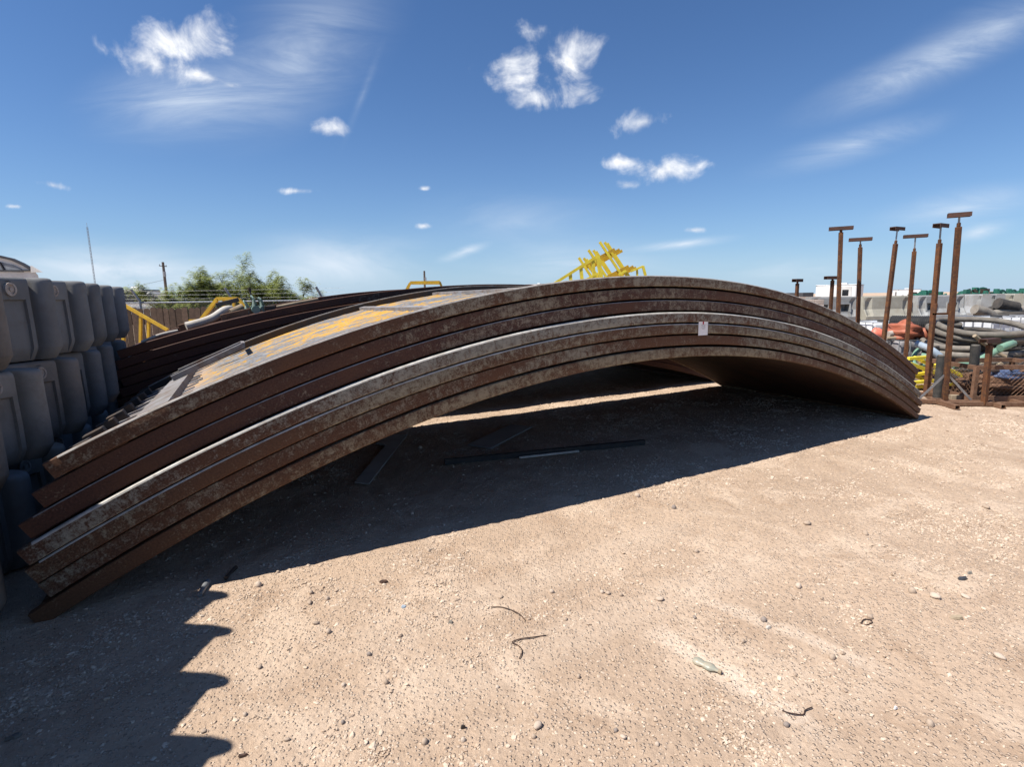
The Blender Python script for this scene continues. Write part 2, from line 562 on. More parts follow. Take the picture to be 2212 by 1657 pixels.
M = {}
M['ground'] = ground_mat()
M['pebble'] = stone_mat('pebbles', (.44, .335, .245), (.57, .465, .365), (.35, .265, .20))
M['stone'] = stone_mat('stones', (.38, .295, .225), (.50, .41, .33), (.25, .21, .185))
M['deck'] = deck_mat()
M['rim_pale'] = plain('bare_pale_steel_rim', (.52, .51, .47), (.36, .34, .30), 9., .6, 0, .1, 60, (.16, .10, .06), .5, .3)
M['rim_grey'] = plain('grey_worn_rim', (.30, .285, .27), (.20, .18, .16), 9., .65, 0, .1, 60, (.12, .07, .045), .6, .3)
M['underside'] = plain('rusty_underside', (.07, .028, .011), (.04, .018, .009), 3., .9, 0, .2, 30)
M['end_steel'] = plain('grey_painted_steel_worn', (.24, .24, .25), (.17, .155, .14), 5., .75, 0, .2, 40, (.13, .06, .035), .8, .2)
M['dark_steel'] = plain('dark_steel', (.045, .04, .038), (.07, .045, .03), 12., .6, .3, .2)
M['barrier'] = plain('grey_polyethylene', (.25, .225, .195), (.185, .165, .142), 3., .75, 0, .15, 60, (.17, .13, .10), .5, .25, .16)
M['barrier_bluish'] = plain('blue_grey_polyethylene', (.20, .2, .20), (.155, .155, .155), 3., .75, 0, .15, 60, (.16, .13, .11), .45, .25)
M['barrier_dusty'] = plain('dust_bleached_polyethylene', (.23, .20, .175), (.17, .15, .13), 4., .8, 0, .15, 60, (.26, .2, .15), .5, .25)
M['barrier_pale'] = plain('sun_bleached_grey_polyethylene', (.30, .31, .31), (.22, .225, .22), 2., .6, 0, .1, 60, (.2, .16, .12), .5, .4, .22)
M['barrier_tan'] = plain('dusty_tan_grey_polyethylene', (.33, .32, .27), (.27, .255, .21), 2., .65, 0, .1, 60, (.2, .16, .11), .4, .4, .05)
M['plug'] = plain('dusty_white_plug', (.42, .37, .33), (.30, .25, .21), 20., .7, 0, .2, 60, (.2, .1, .06), .6)
M['black_rubber'] = plain('black_rubber', (.02, .02, .021), (.035, .033, .03), 8., .6, 0, .1)
M['pole_rust'] = plain('rusty_brown_tube', (.115, .046, .020), (.055, .028, .018), 9., .8, 0, .35, 60, (.19, .085, .026), .8, .3, .15)
M['frame_rust'] = plain('rusty_frame', (.16, .085, .05), (.11, .055, .03), 9., .8, 0, .25, 60, (.25, .17, .11), .5)
M['t_head'] = plain('dark_rust_channel', (.075, .035, .024), (.05, .027, .02), 10., .7, 0, .2)
M['zinc'] = plain('zinc_rod', (.32, .33, .34), (.22, .21, .2), 15., .4, .7, .05)
M['yellow'] = plain('yellow_paint', (.56, .35, .018), (.45, .27, .016), 6., .5, 0, .05, 40, (.22, .12, .04), .4, .45, .07)
M['yellow_bright'] = plain('bright_yellow_paint', (.74, .62, .05), (.64, .5, .035), 6., .5, 0, .05, 40, (.3, .2, .06), .25, .45, .05)
M['white_paint'] = plain('white_paint', (.78, .78, .77), (.70, .70, .69), 1.5, .45, 0, .02)
M['offwhite'] = plain('aged_white_metal', (.60, .60, .58), (.5, .49, .47), 2., .5, 0, .03)
M['dark_glass'] = plain('dark_tinted_glass', (.012, .013, .016), (.02, .02, .023), 2., .12, 0, 0, 1, None, 0, .6)
M['dark_paint'] = plain('charcoal_paint', (.05, .05, .055), (.035, .035, .038), 2., .45, 0, .03)
M['wood_fence'] = plain('weathered_fence_wood', (.105, .072, .053), (.07, .05, .038), 14., .9, 0, .4, 30, (.06, .045, .04), .5, .2, .3)
M['galv'] = plain('galvanised_steel', (.36, .37, .38), (.27, .28, .29), 12., .45, .5, .03)
M['pole_wood'] = plain('utility_pole_wood', (.12, .10, .085), (.08, .068, .06), 8., .9, 0, .3, 20)
M['bark'] = plain('mesquite_bark', (.10, .075, .055), (.06, .045, .035), 20., .95, 0, .5, 40)
M['leaf'] = leaf_mat()
M['hose_grey'] = plain('dusty_grey_hose', (.19, .175, .15), (.13, .115, .10), 6., .8, 0, .15, 60, (.30, .24, .18), .4, .3, .22)
M['hose_dark'] = plain('dark_rubber_hose', (.045, .043, .04), (.075, .065, .055), 6., .7, 0, .15, 60, (.18, .14, .11), .35, .3, .2)
M['hose_green'] = plain('green_pvc_hose', (.13, .27, .19), (.18, .31, .23), 5., .55, 0, .1, 60, (.3, .27, .2), .35, .4, .15)
M['hose_blue'] = plain('pale_blue_lay_flat_hose', (.30, .36, .42), (.22, .27, .33), 5., .7, 0, .1, 60, (.3, .26, .22), .3, .3, .12)
M['hose_tan'] = plain('tan_hose', (.30, .24, .165), (.22, .17, .12), 6., .8, 0, .1, 60, (.14, .11, .08), .3, .3, .15)
M['hose_white'] = plain('off_white_hose', (.50, .47, .42), (.40, .36, .31), 5., .7, 0, .15, 60, (.25, .2, .15), .35)
M['tote_white'] = plain('translucent_white_tank', (.72, .74, .76), (.6, .62, .64), 2., .4, 0, .02, 10, (.4, .38, .34), .3)
M['tote_grey'] = plain('dirty_grey_tank', (.30, .29, .30), (.22, .21, .215), 3., .6, 0, .05, 10, (.18, .15, .13), .5)
M['orange'] = plain('faded_orange_rubber', (.36, .105, .055), (.26, .085, .05), 4., .6, 0, .2, 20, (.24, .12, .08), .5)
M['salmon'] = plain('salmon_red_vinyl', (.62, .16, .10), (.5, .13, .09), 3., .5, 0, .1)
M['green_machine'] = plain('green_enamel', (.025, .14, .095), (.02, .10, .075), 5., .5, 0, .05)
M['teal_valve'] = plain('faded_teal_paint', (.12, .20, .17), (.17, .23, .2), 14., .6, 0, .2, 40, (.1, .06, .04), .4)
M['blue_tarp'] = plain('blue_plastic_sheet', (.03, .05, .11), (.08, .11, .19), 12., .5, 0, .3, 30, (.3, .3, .32), .3)
M['black_post'] = plain('black_plastic_post', (.026, .027, .026), (.045, .043, .04), 8., .6, 0, .2, 40, (.12, .1, .08), .3)
M['plywood'] = plain('grey_sheet', (.36, .34, .32), (.30, .28, .26), 4., .8, 0, .1, 40)
M['paper'] = plain('white_paper', (.80, .80, .80), (.74, .74, .74), 8., .8, 0, .02, 20, None, 0, .2, 0)
M['ink'] = plain('grey_ink', (.30, .30, .32), None, 8., .8, 0, 0)
M['red_tape'] = plain('red_tape', (.55, .03, .03), None, 8., .5, 0, 0)
M['concrete_block'] = plain('pinkish_block', (.46, .38, .32), (.4, .33, .28), 3., .9, 0, .2)
M['wire'] = plain('rusty_wire', (.05, .035, .03), (.09, .05, .035), 20., .6, .3, 0)

# ------------------------------------------------------------------ ground
def hnoise(x, y):
    """gentle unevenness of the yard, metres"""
    s = 0
    for a, fx, fy, ph in ((.008, .9, .7, .3), (.006, 1.7, 2.3, 1.1), (.004, 4.1, 3.3, 2.0), (.003, 7.7, 9.1, .5), (.0022, 15.3, 13.7, 4.0), (.0016, 27.0, 31.0, 2.7)):
        s = s + a * np.sin(fx * x + 1.3 * np.sin(fy * .6 * y + ph)) * np.cos(fy * y + 1.1 * np.sin(fx * .7 * x + ph * 2))
    return s - .006


def zg(x, y):
    return float(hnoise(np.array(x), np.array(y)))


xs = np.concatenate([[-900, -300, -100, -45, -25, -15, -10, -7], np.arange(-5, 8, .04), [9, 11, 14, 18, 25, 40, 80, 200, 500, 900]])
ys = np.concatenate([[-200, -60, -20, -8, -3, -1], np.arange(0, 3.2, .03), np.arange(3.2, 9, .06), [9.5, 10.5, 12, 14, 17, 21, 28, 40, 70, 150, 400, 900, 1500]])
gxx, gyy = np.meshgrid(xs, ys)
gz = hnoise(gxx, gyy) + np.where((np.abs(gxx) < 8) & (gyy < 9.2) & (gyy > -1), rng.normal(0, .0022, gxx.shape), 0)
me = bpy.data.meshes.new('ground')
nv = gxx.size; nx, ny = len(xs), len(ys)
me.vertices.add(nv)
me.vertices.foreach_set('co', np.stack([gxx, gyy, gz], -1).astype(np.float32).ravel())
ii, jj = np.meshgrid(np.arange(nx - 1), np.arange(ny - 1))
a = (jj * nx + ii).ravel()
quads = np.stack([a, a + 1, a + 1 + nx, a + nx], 1)
me.loops.add(quads.size); me.loops.foreach_set('vertex_index', quads.ravel().astype(np.int32))
me.polygons.add(len(quads)); me.polygons.foreach_set('loop_start', (np.arange(len(quads)) * 4).astype(np.int32))
me.polygons.foreach_set('use_smooth', np.ones(len(quads), bool))
me.update(calc_edges=True)
me.materials.append(M['ground'])
ground = bpy.data.objects.new('ground', me); COL.objects.link(ground)
tag(ground, 'tan gravelly dirt of the storage yard', 'ground', kind='structure')


def ico(sub=0):
    p = (1 + 5 ** .5) / 2
    v = np.array([(-1, p, 0), (1, p, 0), (-1, -p, 0), (1, -p, 0), (0, -1, p), (0, 1, p), (0, -1, -p), (0, 1, -p), (p, 0, -1), (p, 0, 1), (-p, 0, -1), (-p, 0, 1)]) / math.sqrt(1 + p * p)
    f = np.array([(0, 11, 5), (0, 5, 1), (0, 1, 7), (0, 7, 10), (0, 10, 11), (1, 5, 9), (5, 11, 4), (11, 10, 2), (10, 7, 6), (7, 1, 8), (3, 9, 4), (3, 4, 2), (3, 2, 6), (3, 6, 8), (3, 8, 9), (4, 9, 5), (2, 4, 11), (6, 2, 10), (8, 6, 7), (9, 8, 1)])
    return v, f


def oct_():
    v = np.array([(1, 0, 0), (0, 1, 0), (-1, 0, 0), (0, -1, 0), (0, 0, 1), (0, 0, -1)], float)
    f = np.array([(0, 1, 4), (1, 2, 4), (2, 3, 4), (3, 0, 4), (1, 0, 5), (2, 1, 5), (3, 2, 5), (0, 3, 5)])
    return v, f


def drift(x, y):
    """where the loose gravel has gathered (0..1)"""
    cl = np.zeros_like(x)
    for fx, fy, ph, am in ((2.1, 1.7, .4, 1.), (4.6, 5.3, 1.9, .8), (9.3, 8.1, 3.3, .8), (17., 19., 5.1, .6)):
        cl += am * np.sin(fx * x + 2.1 * np.sin(fy * .7 * y + ph)) * np.sin(fy * y + 1.7 * np.sin(fx * .8 * x + 2 * ph))
    return cl


TRACKS = [(gnd(1370, 1330), gnd(1860, 1625)), (gnd(1450, 1260), gnd(2000, 1480)), (gnd(700, 1420), gnd(1500, 1120)), (gnd(520, 1640), gnd(1700, 1190))]


def pebble_part(n, shape, xr, yr, rmin, rmax, power, floor, gain):
    iv, if_ = shape
    k = len(iv)
    x = rng.uniform(*xr, n * 5); y = yr[0] + (yr[1] - yr[0]) * rng.uniform(0, 1, n * 5) ** 1.6
    keep = rng.uniform(0, 1, n * 5) < np.clip(floor + gain * np.maximum(drift(x, y), 0) ** 1.3, .05, 1)
    for (a_, b_) in TRACKS:      # wheels have pressed the loose stones into the dirt here
        dx, dy = b_[0] - a_[0], b_[1] - a_[1]; ln_ = math.hypot(dx, dy)
        dd = np.abs((x - a_[0]) * dy - (y - a_[1]) * dx) / ln_ + .05 * np.sin(3 * x + 2 * y)
        keep &= (dd > .15) | (rng.uniform(0, 1, len(x)) < .45)
    x, y = x[keep][:n], y[keep][:n]; n = len(x)
    r = (rmin + (rmax - rmin) * rng.uniform(0, 1, n) ** power) * (1 + y * .06)
    sc = np.stack([r * rng.uniform(.8, 1.5, n), r * rng.uniform(.6, 1.1, n), r * rng.uniform(.35, .7, n)], 1)
    ang = rng.uniform(0, 2 * np.pi, n); ca, sa = np.cos(ang), np.sin(ang)
    V = iv[None] * (1 + rng.normal(0, .20, (n, k, 1))) * sc[:, None]
    tl = rng.normal(0, .35, n)[:, None]
    V = np.stack([V[..., 0], V[..., 1] - tl * V[..., 2], V[..., 2] + tl * V[..., 1]], -1)
    X = V[..., 0] * ca[:, None] - V[..., 1] * sa[:, None]; Y = V[..., 0] * sa[:, None] + V[..., 1] * ca[:, None]
    co = np.stack([X + x[:, None], Y + y[:, None], V[..., 2] + (hnoise(x, y) + sc[:, 2] * (.12 if k > 6 else 0.))[:, None]], -1).reshape(-1, 3)
    fa = (if_[None] + (np.arange(n) * k)[:, None, None]).reshape(-1, 3)
    return co, fa


def pebble_field(name, label, parts):
    cos, fas, off = [], [], 0
    for a_ in parts:
        co, fa = pebble_part(*a_); cos.append(co); fas.append(fa + off); off += len(co)
    co, fa = np.concatenate(cos), np.concatenate(fas)
    me = bpy.data.meshes.new(name)
    me.vertices.add(len(co)); me.vertices.foreach_set('co', co.astype(np.float32).ravel())
    me.loops.add(fa.size); me.loops.foreach_set('vertex_index', fa.astype(np.int32).ravel())
    me.polygons.add(len(fa)); me.polygons.foreach_set('loop_start', (np.arange(len(fa)) * 3).astype(np.int32))
    me.polygons.foreach_set('use_smooth', np.zeros(len(fa), bool))
    me.update(calc_edges=True); me.materials.append(M['pebble'])
    o = bpy.data.objects.new(name, me); COL.objects.link(o)
    return tag(o, label, 'gravel', kind='stuff')


pebble_field('gravel', 'loose tan gravel scattered over the dirt', [(130000, oct_(), (-3.0, 6.5), (1.15, 7.2), .0022, .0066, 1.6, .10, .60), (42000, ico(), (-3.6, 9.5), (1.15, 9.5), .0045, .0110, 2.6, .05, .50)])

# single stones one can pick out (photograph positions on the ground)
stone_spots = [(558, 1264, 14), (672, 1278, 9), (707, 1293, 9), (668, 1301, 9), (682, 1346, 10), (710, 1363, 11), (742, 1477, 9), (797, 1412, 9), (833, 1470, 10), (1160, 1567, 14), (1158, 1545, 9),
               (1152, 1590, 10), (1222, 1336, 9), (1192, 1276, 10), (1342, 1282, 9), (1313, 1278, 9), (1425, 1293, 12), (1300, 1276, 9), (1504, 1190, 10), (1724, 1266, 12), (1970, 1278, 12), (2020, 1290, 13), (2085, 1290, 10),
               (1650, 1340, 11), (1605, 1382, 10), (1797, 1418, 12), (1870, 1155, 10), (1745, 1131, 11), (1345, 1590, 10), (1330, 1575, 9), (1420, 1605, 10), (918, 1600, 12), (1000, 1596, 10), (1083, 1285, 8), (925, 1188, 9),
               (908, 968, 9), (1000, 1000, 8), (1376, 1070, 11), (1455, 1095, 10), (440, 1580, 8), (620, 1600, 9), (530, 1545, 8), (1640, 1500, 9), (1700, 1560, 10), (2010, 1560, 12), (2160, 1420, 12), (2130, 1100, 10), (890, 1110, 8),
               (740, 1560, 8), (1075, 1480, 8), (1250, 1460, 8), (560, 1440, 8), (1500, 1330, 8), (1880, 1330, 10), (600, 1235, 7)]
stone_meshes = []
for k in range(6):
    iv, if_ = ico()
    mb = MB()
    # one round of subdivision for a less faceted outline
    verts = [Vector(p) for p in iv]; faces = []
    cache = {}

    def midp(i, j):
        key = (min(i, j), max(i, j))
        if key not in cache:
            verts.append(((verts[i] + verts[j]) / 2).normalized()); cache[key] = len(verts) - 1
        return cache[key]
    for f3 in if_:
        i, j, l = [int(q) for q in f3]
        a_, b_, c_ = midp(i, j), midp(j, l), midp(l, i)
        faces += [(i, a_, c_), (a_, j, b_), (c_, b_, l), (a_, b_, c_)]
    ph = [random.uniform(0, 6) for _ in range(6)]
    sx, sy, sz = random.uniform(1., 1.18), random.uniform(.8, 1.), random.uniform(.65, .9)
    mb.v = []
    for p in verts:
        q = 1 + .12 * math.sin(2.3 * p.x + ph[0]) + .12 * math.sin(2.9 * p.y + ph[1]) + .1 * math.sin(3.3 * p.z + ph[2]) + random.uniform(-.05, .05)
        mb.v.append((p.x * sx * q, p.y * sy * q, p.z * sz * q))
    mb.f = faces
    mb.smooth = True
    m_ = mb.mesh('stone'); m_.materials.append(M['stone']); stone_meshes.append(m_)
for i, (px, py, w) in enumerate(stone_spots):
    g = gnd(px, py)
    o = bpy.data.objects.new('stone', stone_meshes[i % 6]); COL.objects.link(o)
    dist = (g - Vector((0, 0, EYE))).length
    s = .5 * w * dist / F
    o.location = (g.x, g.y, zg(g.x, g.y) + s * .45)
    o.scale = (s, s, s)
    o.rotation_euler = (random.uniform(-.3, .3), random.uniform(-.3, .3), random.uniform(0, 6.3))
    tag(o, 'rounded pale stone lying loose on the dirt', 'stone', 'loose stones on the dirt')

# ------------------------------------------------------------------ curved tank panels
P0 = Vector((-2.446, 2.476)); E2 = Vector((0.8834, 0.4686)); N2 = Vector((-0.4686, 0.8834))
RZ = math.atan2(E2.y, E2.x)


def U(u, n, z):                  # yard axes of the panel stacks -> world
    p = P0 + E2 * u + N2 * n
    return Vector((p.x, p.y, z))


def sweep(mb_name, mat, parent, uc, zc, R, u0, u1, sec, twist=None, seg=72, cap=True, jitter=0., uoff=0., lump=None, hs=None):
    """sweep a closed section [(n, dr)...] along the arc; UV = metres along arc, round section"""
    t0, t1 = math.asin((u0 - uc) / R), math.asin((u1 - uc) / R)
    m = len(sec)
    per = [0.]
    for i in range(m):
        a_, b_ = sec[i], sec[(i + 1) % m]
        per.append(per[-1] + math.hypot(a_[0] - b_[0], a_[1] - b_[1]))
    V, Fc, UVs = [], [], []
    for i in range(seg + 1):
        th = t0 + (t1 - t0) * i / seg
        jn = jitter * math.sin(i * .9 + zc * 30) * .6 + jitter * math.sin(i * .37 + zc * 11)
        for q_, (n_, dr) in enumerate(sec):
            if hs is not None: dr = dr * hs(th)
            if lump is not None and q_ < lump.shape[1]: dr = dr + lump[i, q_]
            u = uc + (R + dr) * math.sin(th); z = zc + (R + dr) * math.cos(th)
            if twist: z += twist(u, n_)
            V.append(tuple(U(u, n_ + jn, z)))
    for i in range(seg):
        ua, ub = uoff + R * (t1 - t0) * i / seg, uoff + R * (t1 - t0) * (i + 1) / seg
        for j in range(m):
            k = (j + 1) % m
            Fc.append((i * m + j, (i + 1) * m + j, (i + 1) * m + k, i * m + k))
            UVs += [(ua, per[j]), (ub, per[j]), (ub, per[j + 1]), (ua, per[j + 1])]
    if cap:
        Fc.append(tuple(range(m))); UVs += [(q[0] * 1., q[1]) for q in sec]
        Fc.append(tuple(seg * m + j for j in reversed(range(m)))); UVs += [(9 + q[0], q[1]) for q in reversed(sec)]
    me = bpy.data.meshes.new(mb_name)
    me.from_pydata(V, [], Fc)
    uvl = me.uv_layers.new(name='UVMap')
    uvl.data.foreach_set('uv', np.array(UVs, np.float32).ravel())
    me.update()
    me.polygons.foreach_set('use_smooth', [True] * len(me.polygons))
    me.set_sharp_from_angle(angle=math.radians(35))
    me.materials.append(mat)
    o = bpy.data.objects.new(mb_name, me); COL.objects.link(o); o.parent = parent
    # keep world placement although the parent sits at the base
    o.matrix_parent_inverse = Matrix.Translation(parent.location).inverted()
    return o


def rect_sec(n0, n1, r0, r1, c=.006, ct=None):
    if ct:                       # larger rounding on the outer top edge
        return [(n0 + c, r0), (n1 - c, r0), (n1, r0 + c), (n1, r1 - c), (n1 - c, r1), (n0 + ct, r1), (n0 + ct * .3, r1 - ct * .3), (n0, r1 - ct), (n0, r0 + c)]
    return [(n0 + c, r0), (n1 - c, r0), (n1, r0 + c), (n1, r1 - c), (n1 - c, r1), (n0 + c, r1), (n0, r1 - c), (n0, r0 + c)]


def place(o, parent):
    o.parent = parent
    o.matrix_parent_inverse = Matrix.Translation(parent.location).inverted()
    return o


UB, ZB, RB = 4.328, -7.94, 9.006       # lowest arc of the near stack
UT, ZT, RT = 4.168, -7.272, 9.046      # top edge of the near stack
WD = 3.05
PITCH_Z = (ZT + RT - ZB - RB) / 7.0
HT = .0885
ends = [(.0, 8.59), (.055, 8.62), (.02, 8.60), (.005, 8.53), (.02, 8.46), (.087, 8.44), (.147, 8.477)]
noff = [-.016, -.008, -.026, -.032, .0, .004, -.006]
pan = [((.27, .215, .135), (.125, .058, .027), .02, 1), ((.25, .215, .155), (.115, .052, .026), .06, 2), ((.275, .235, .16), (.125, .06, .030), .02, 3), ((.30, .275, .215), (.115, .052, .028), -.03, 4),
       ((.25, .20, .14), (.088, .037, .023), .11, 5), ((.25, .205, .14), (.088, .038, .023), .09, 6), ((.28, .24, .17), (.12, .057, .030), .03, 7)]
names7 = ['lowest curved tank panel of the grey-brown stack, its ends on the dirt', 'second curved tank panel up from the dirt, brownish grey paint', 'third curved tank panel from the dirt, white paper tag on its edge',
          'curved tank panel with pale grey edge and bright upper rim, middle of the stack', 'rust-brown curved tank panel just above the pale-rimmed one', 'dark rust curved tank panel directly under the top one',
          'topmost curved tank panel with worn yellow and grey deck']


DUC = (UT - UB) / 6.0


def rail_fill(th):
    """rail height that leaves only a thin seam under the panel above"""
    return (PITCH_Z * math.cos(th) + DUC * math.sin(th) - .0125 - .004 * math.sin(5.0 * th + 1.0)) / HT


def twist_for(k):
    def tw(u, n_):
        return -(.10 * (k + 1) / 7.) * max(0., min(1., n_ / WD)) * max(0., 1 - u / 3.6)
    return tw


panels = []
for k in range(7):
    f_ = (k) / 6.0
    uc = UB + (UT - UB) * f_
    R = RB + .0
    zc = ZB + PITCH_Z * k + (0.003 if k else 0)
    u0, u1 = ends[k]
    base = U((u0 + u1) / 2, WD / 2, 0)
    p = thing('curved_tank_panel', names7[k], 'tank panel', base, 0, 'stacked curved tank panels')
    mt = rust_panel_mat('panel_edge_%d' % k, *pan[k])
    n0 = noff[k]
    tw = twist_for(k)
    sweep('edge_rail', mt, p, uc, zc, R, u0, u1, rect_sec(n0, n0 + .055, .0, HT, .006, (.007, .006, .011, .015, .006, .007, .008)[k]), tw, jitter=.0025, hs=rail_fill)
    sweep('edge_rail', M['dark_steel'] if k == 6 else mt, p, uc, zc, R, u0 + .02, u1 - .02, rect_sec(WD - .055, WD, .0, HT, .006), tw, jitter=.002, hs=rail_fill)  # top panel's far rail is coloured dark to stand in for its shade
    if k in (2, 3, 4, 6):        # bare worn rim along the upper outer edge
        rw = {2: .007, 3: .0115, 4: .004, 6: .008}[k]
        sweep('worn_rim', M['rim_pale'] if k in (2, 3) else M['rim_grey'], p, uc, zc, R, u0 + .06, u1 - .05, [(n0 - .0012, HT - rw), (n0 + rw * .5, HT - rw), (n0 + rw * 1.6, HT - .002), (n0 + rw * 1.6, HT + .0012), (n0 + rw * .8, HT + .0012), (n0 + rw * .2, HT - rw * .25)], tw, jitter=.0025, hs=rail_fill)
    top = k == 6
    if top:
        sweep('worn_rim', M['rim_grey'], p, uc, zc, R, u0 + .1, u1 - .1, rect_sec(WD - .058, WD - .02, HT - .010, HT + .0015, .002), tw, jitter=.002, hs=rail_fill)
    sk0 = u0 + .30 if top else u0 + .05
    ns = 90 if top else 2
    lump = None
    if top:                      # crusted flakes and dried residue on the deck
        a_ = rng.normal(0, 1, (301, ns + 1))
        for _ in range(3): a_ = (a_ + np.roll(a_, 1, 0) + np.roll(a_, -1, 0)) / 3
        b_ = a_.copy()
        for _ in range(6): b_ = (b_ + np.roll(b_, 1, 0) + np.roll(b_, -1, 0) + np.roll(b_, 2, 0) + np.roll(b_, -2, 0)) / 5
        lump = np.clip(.0022 * a_ / a_.std() + .003 * b_ / b_.std(), -.006, .010); lump[:, :2] = 0; lump[:, -2:] = 0
    e0, e1 = n0 + .05, WD - .05
    sec = [(e0 + (e1 - e0) * i / ns, .020) for i in range(ns + 1)] + [(e1 - (e1 - e0) * i / ns, .010) for i in range(ns + 1)]
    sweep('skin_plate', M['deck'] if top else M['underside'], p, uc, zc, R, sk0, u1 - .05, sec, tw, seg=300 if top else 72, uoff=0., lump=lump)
    for (ua, ub) in ((u0 + .004, u0 + .05), (u1 - .05, u1 - .004)):
        sweep('end_bar', mt, p, uc, zc, R, ua, ub, rect_sec(n0 + .057, WD - .057, .006 if k else -.035, HT - .022, .004), tw, seg=1, hs=rail_fill)
    for ur in ((2.35, 3.25, 4.3, 5.4, 6.5, 7.6) if top else (2.2, 4.3, 6.4)):
        sweep('cross_rib', M['end_steel'] if top else mt, p, uc, zc, R, ur, ur + .06, rect_sec(n0 + .058, WD - .058, .021, .055, .003), tw, seg=1)
    panels.append((p, uc, zc, R, tw))
# details of the topmost panel's end: header channel, bolt lugs and a loose bar frame
p, uc, zc, R, tw = panels[6]


def on_arc(u, n_, dr):
    th = math.asin((u - uc) / R)
    uu = uc + (R + dr) * math.sin(th); z = zc + (R + dr) * math.cos(th) + tw(uu, n_)
    return U(uu, n_, z)


sweep('header_channel', M['end_steel'], p, uc, zc, R, .50, .66, rect_sec(.06, 2.93, .021, .075, .004), tw, seg=3)
sweep('sill_plate', M['end_steel'], p, uc, zc, R, .20, .50, [(.06, .018), (2.98, .018), (2.98, .026), (.06, .026)], tw, seg=4)
for i in range(8):
    nn = .16 + i * .335
    mb = MB()
    a_, b_ = on_arc(.215, nn, .06), on_arc(.315, nn, .06)
    mb.bar(a_, b_, .07, .072, (0, 0, 1))
    bevel(place(mb.build('bolt_lug', M['dark_steel']), p), .006)
    mb = MB()
    mb.bar(on_arc(.316, nn, .045), on_arc(.498, nn, .03), .022, .014)
    place(mb.build('gusset', M['end_steel']), p)
mb = MB()
q1, q2, q3, q4 = on_arc(.55, 2.72, .10), on_arc(1.12, 2.78, .10), on_arc(1.12, 2.05, .115), on_arc(.55, 2.0, .10)
mb.bar(q1, q2, .03, .045); mb.bar(q2, q3, .03, .045); mb.bar(q3, q4, .03, .045)
place(mb.build('bar_frame', M['end_steel']), p)
# dried mud and weld teeth along the header
for i in range(22):
    nn = .12 + i * .125
    mb = MB(); mb.bar(on_arc(.665, nn, .024), on_arc(.665 + random.uniform(.05, .13), nn + random.uniform(-.01, .01), .022), .03, .012)
    place(mb.build('weld_tooth', M['end_steel']), p)

# paper tag with red tape on the third panel from the bottom
p3 = panels[2]
th = None
tagp = at(1519, 708, 1.0) - Vector((0, 0, EYE))
nrm = Vector((-N2.x, -N2.y, 0))
org = U(0, noff[2] - .0035, 0)
den = tagp.x * N2.x + tagp.y * N2.y
tt = (org.x * N2.x + org.y * N2.y) / den
tc = tagp * tt + Vector((0, 0, EYE))
tg = thing('paper_tag', 'white paper tag taped in red to the rusty panel edge', 'tag', tc)
ex = Vector((E2.x, E2.y, 0))
Mt = Matrix((ex, Vector((N2.x, N2.y, 0)), Vector((0, 0, 1)))).transposed()


def tag_box(name, mat, du, dz, w, h, th_, dn):
    mb = MB(); mb.box(ex * du + Vector((0, 0, dz)) + nrm * dn, (w, th_, h), Mt)
    o = mb.build(name, mat, tg); return o


tag_box('sheet', M['paper'], 0, -.002, .115, .128, .0012, 0)
for i, (dz, w) in enumerate(((.026, .05), (.014, .045), (.002, .05), (-.008, .03))):
    tag_box('text_line', M['ink'], 0, dz, w, .0035, .0006, .0012)
tag_box('tape_strip', M['red_tape'], -.002, .048, .016, .035, .0008, .0014)

# the stack behind it: flatter, darker panels
M['rust_dark'] = [rust_panel_mat('back_panel_%d' % i, (.20, .17, .14), (.075, .028, .018), .22, 20 + i) for i in range(3)]
UC2, R2 = 4.40, 15.0
NS = 3.43
base_z = 15.0 - math.sqrt(225 - 4.5 ** 2)
NP2 = 11
PT2 = (1.80 - base_z - .0) / NP2
for k in range(NP2):
    zc2 = -R2 + base_z + PT2 * k + .002
    u0 = -.08 + .03 * math.sin(k * 2.1); u1 = 8.88 + .03 * math.cos(k * 1.7)
    lbl = 'topmost dark rust panel of the rear stack, hoses lying on it' if k == NP2 - 1 else 'dark rusty curved panel of the rear stack, %s below its topmost' % ['', 'first', 'second', 'third', 'fourth', 'fifth', 'sixth', 'seventh', 'eighth', 'ninth', 'tenth'][NP2 - 1 - k]
    p_ = thing('curved_tank_panel', lbl, 'tank panel', U(4.2, NS + WD / 2, 0), 0, 'dark panels of the rear stack')
    n0 = NS + .012 * math.sin(k * 2.7)
    mt = M['rust_dark'][k % 3]
    hh = PT2 * .90
    sweep('edge_rail', mt, p_, UC2, zc2, R2, u0, u1, rect_sec(n0, n0 + .055, 0, hh, .006), None, seg=48, jitter=.003)
    sweep('edge_rail', mt, p_, UC2, zc2, R2, u0, u1, rect_sec(NS + WD - .055, NS + WD, 0, hh, .006), None, seg=48)
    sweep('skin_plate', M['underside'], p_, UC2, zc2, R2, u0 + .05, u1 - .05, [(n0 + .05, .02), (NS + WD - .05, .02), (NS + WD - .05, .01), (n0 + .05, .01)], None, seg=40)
    for (ua, ub) in ((u0 + .004, u0 + .05), (u1 - .05, u1 - .004)):
        sweep('end_bar', mt, p_, UC2, zc2, R2, ua, ub, rect_sec(n0 + .057, NS + WD - .057, .006 if k else -.035, hh - .02, .004), None, seg=1)


def top2(u):
    return -R2 + base_z + PT2 * (NP2 - 1) + math.sqrt((R2 + PT2 * .9) ** 2 - (u - UC2) ** 2)


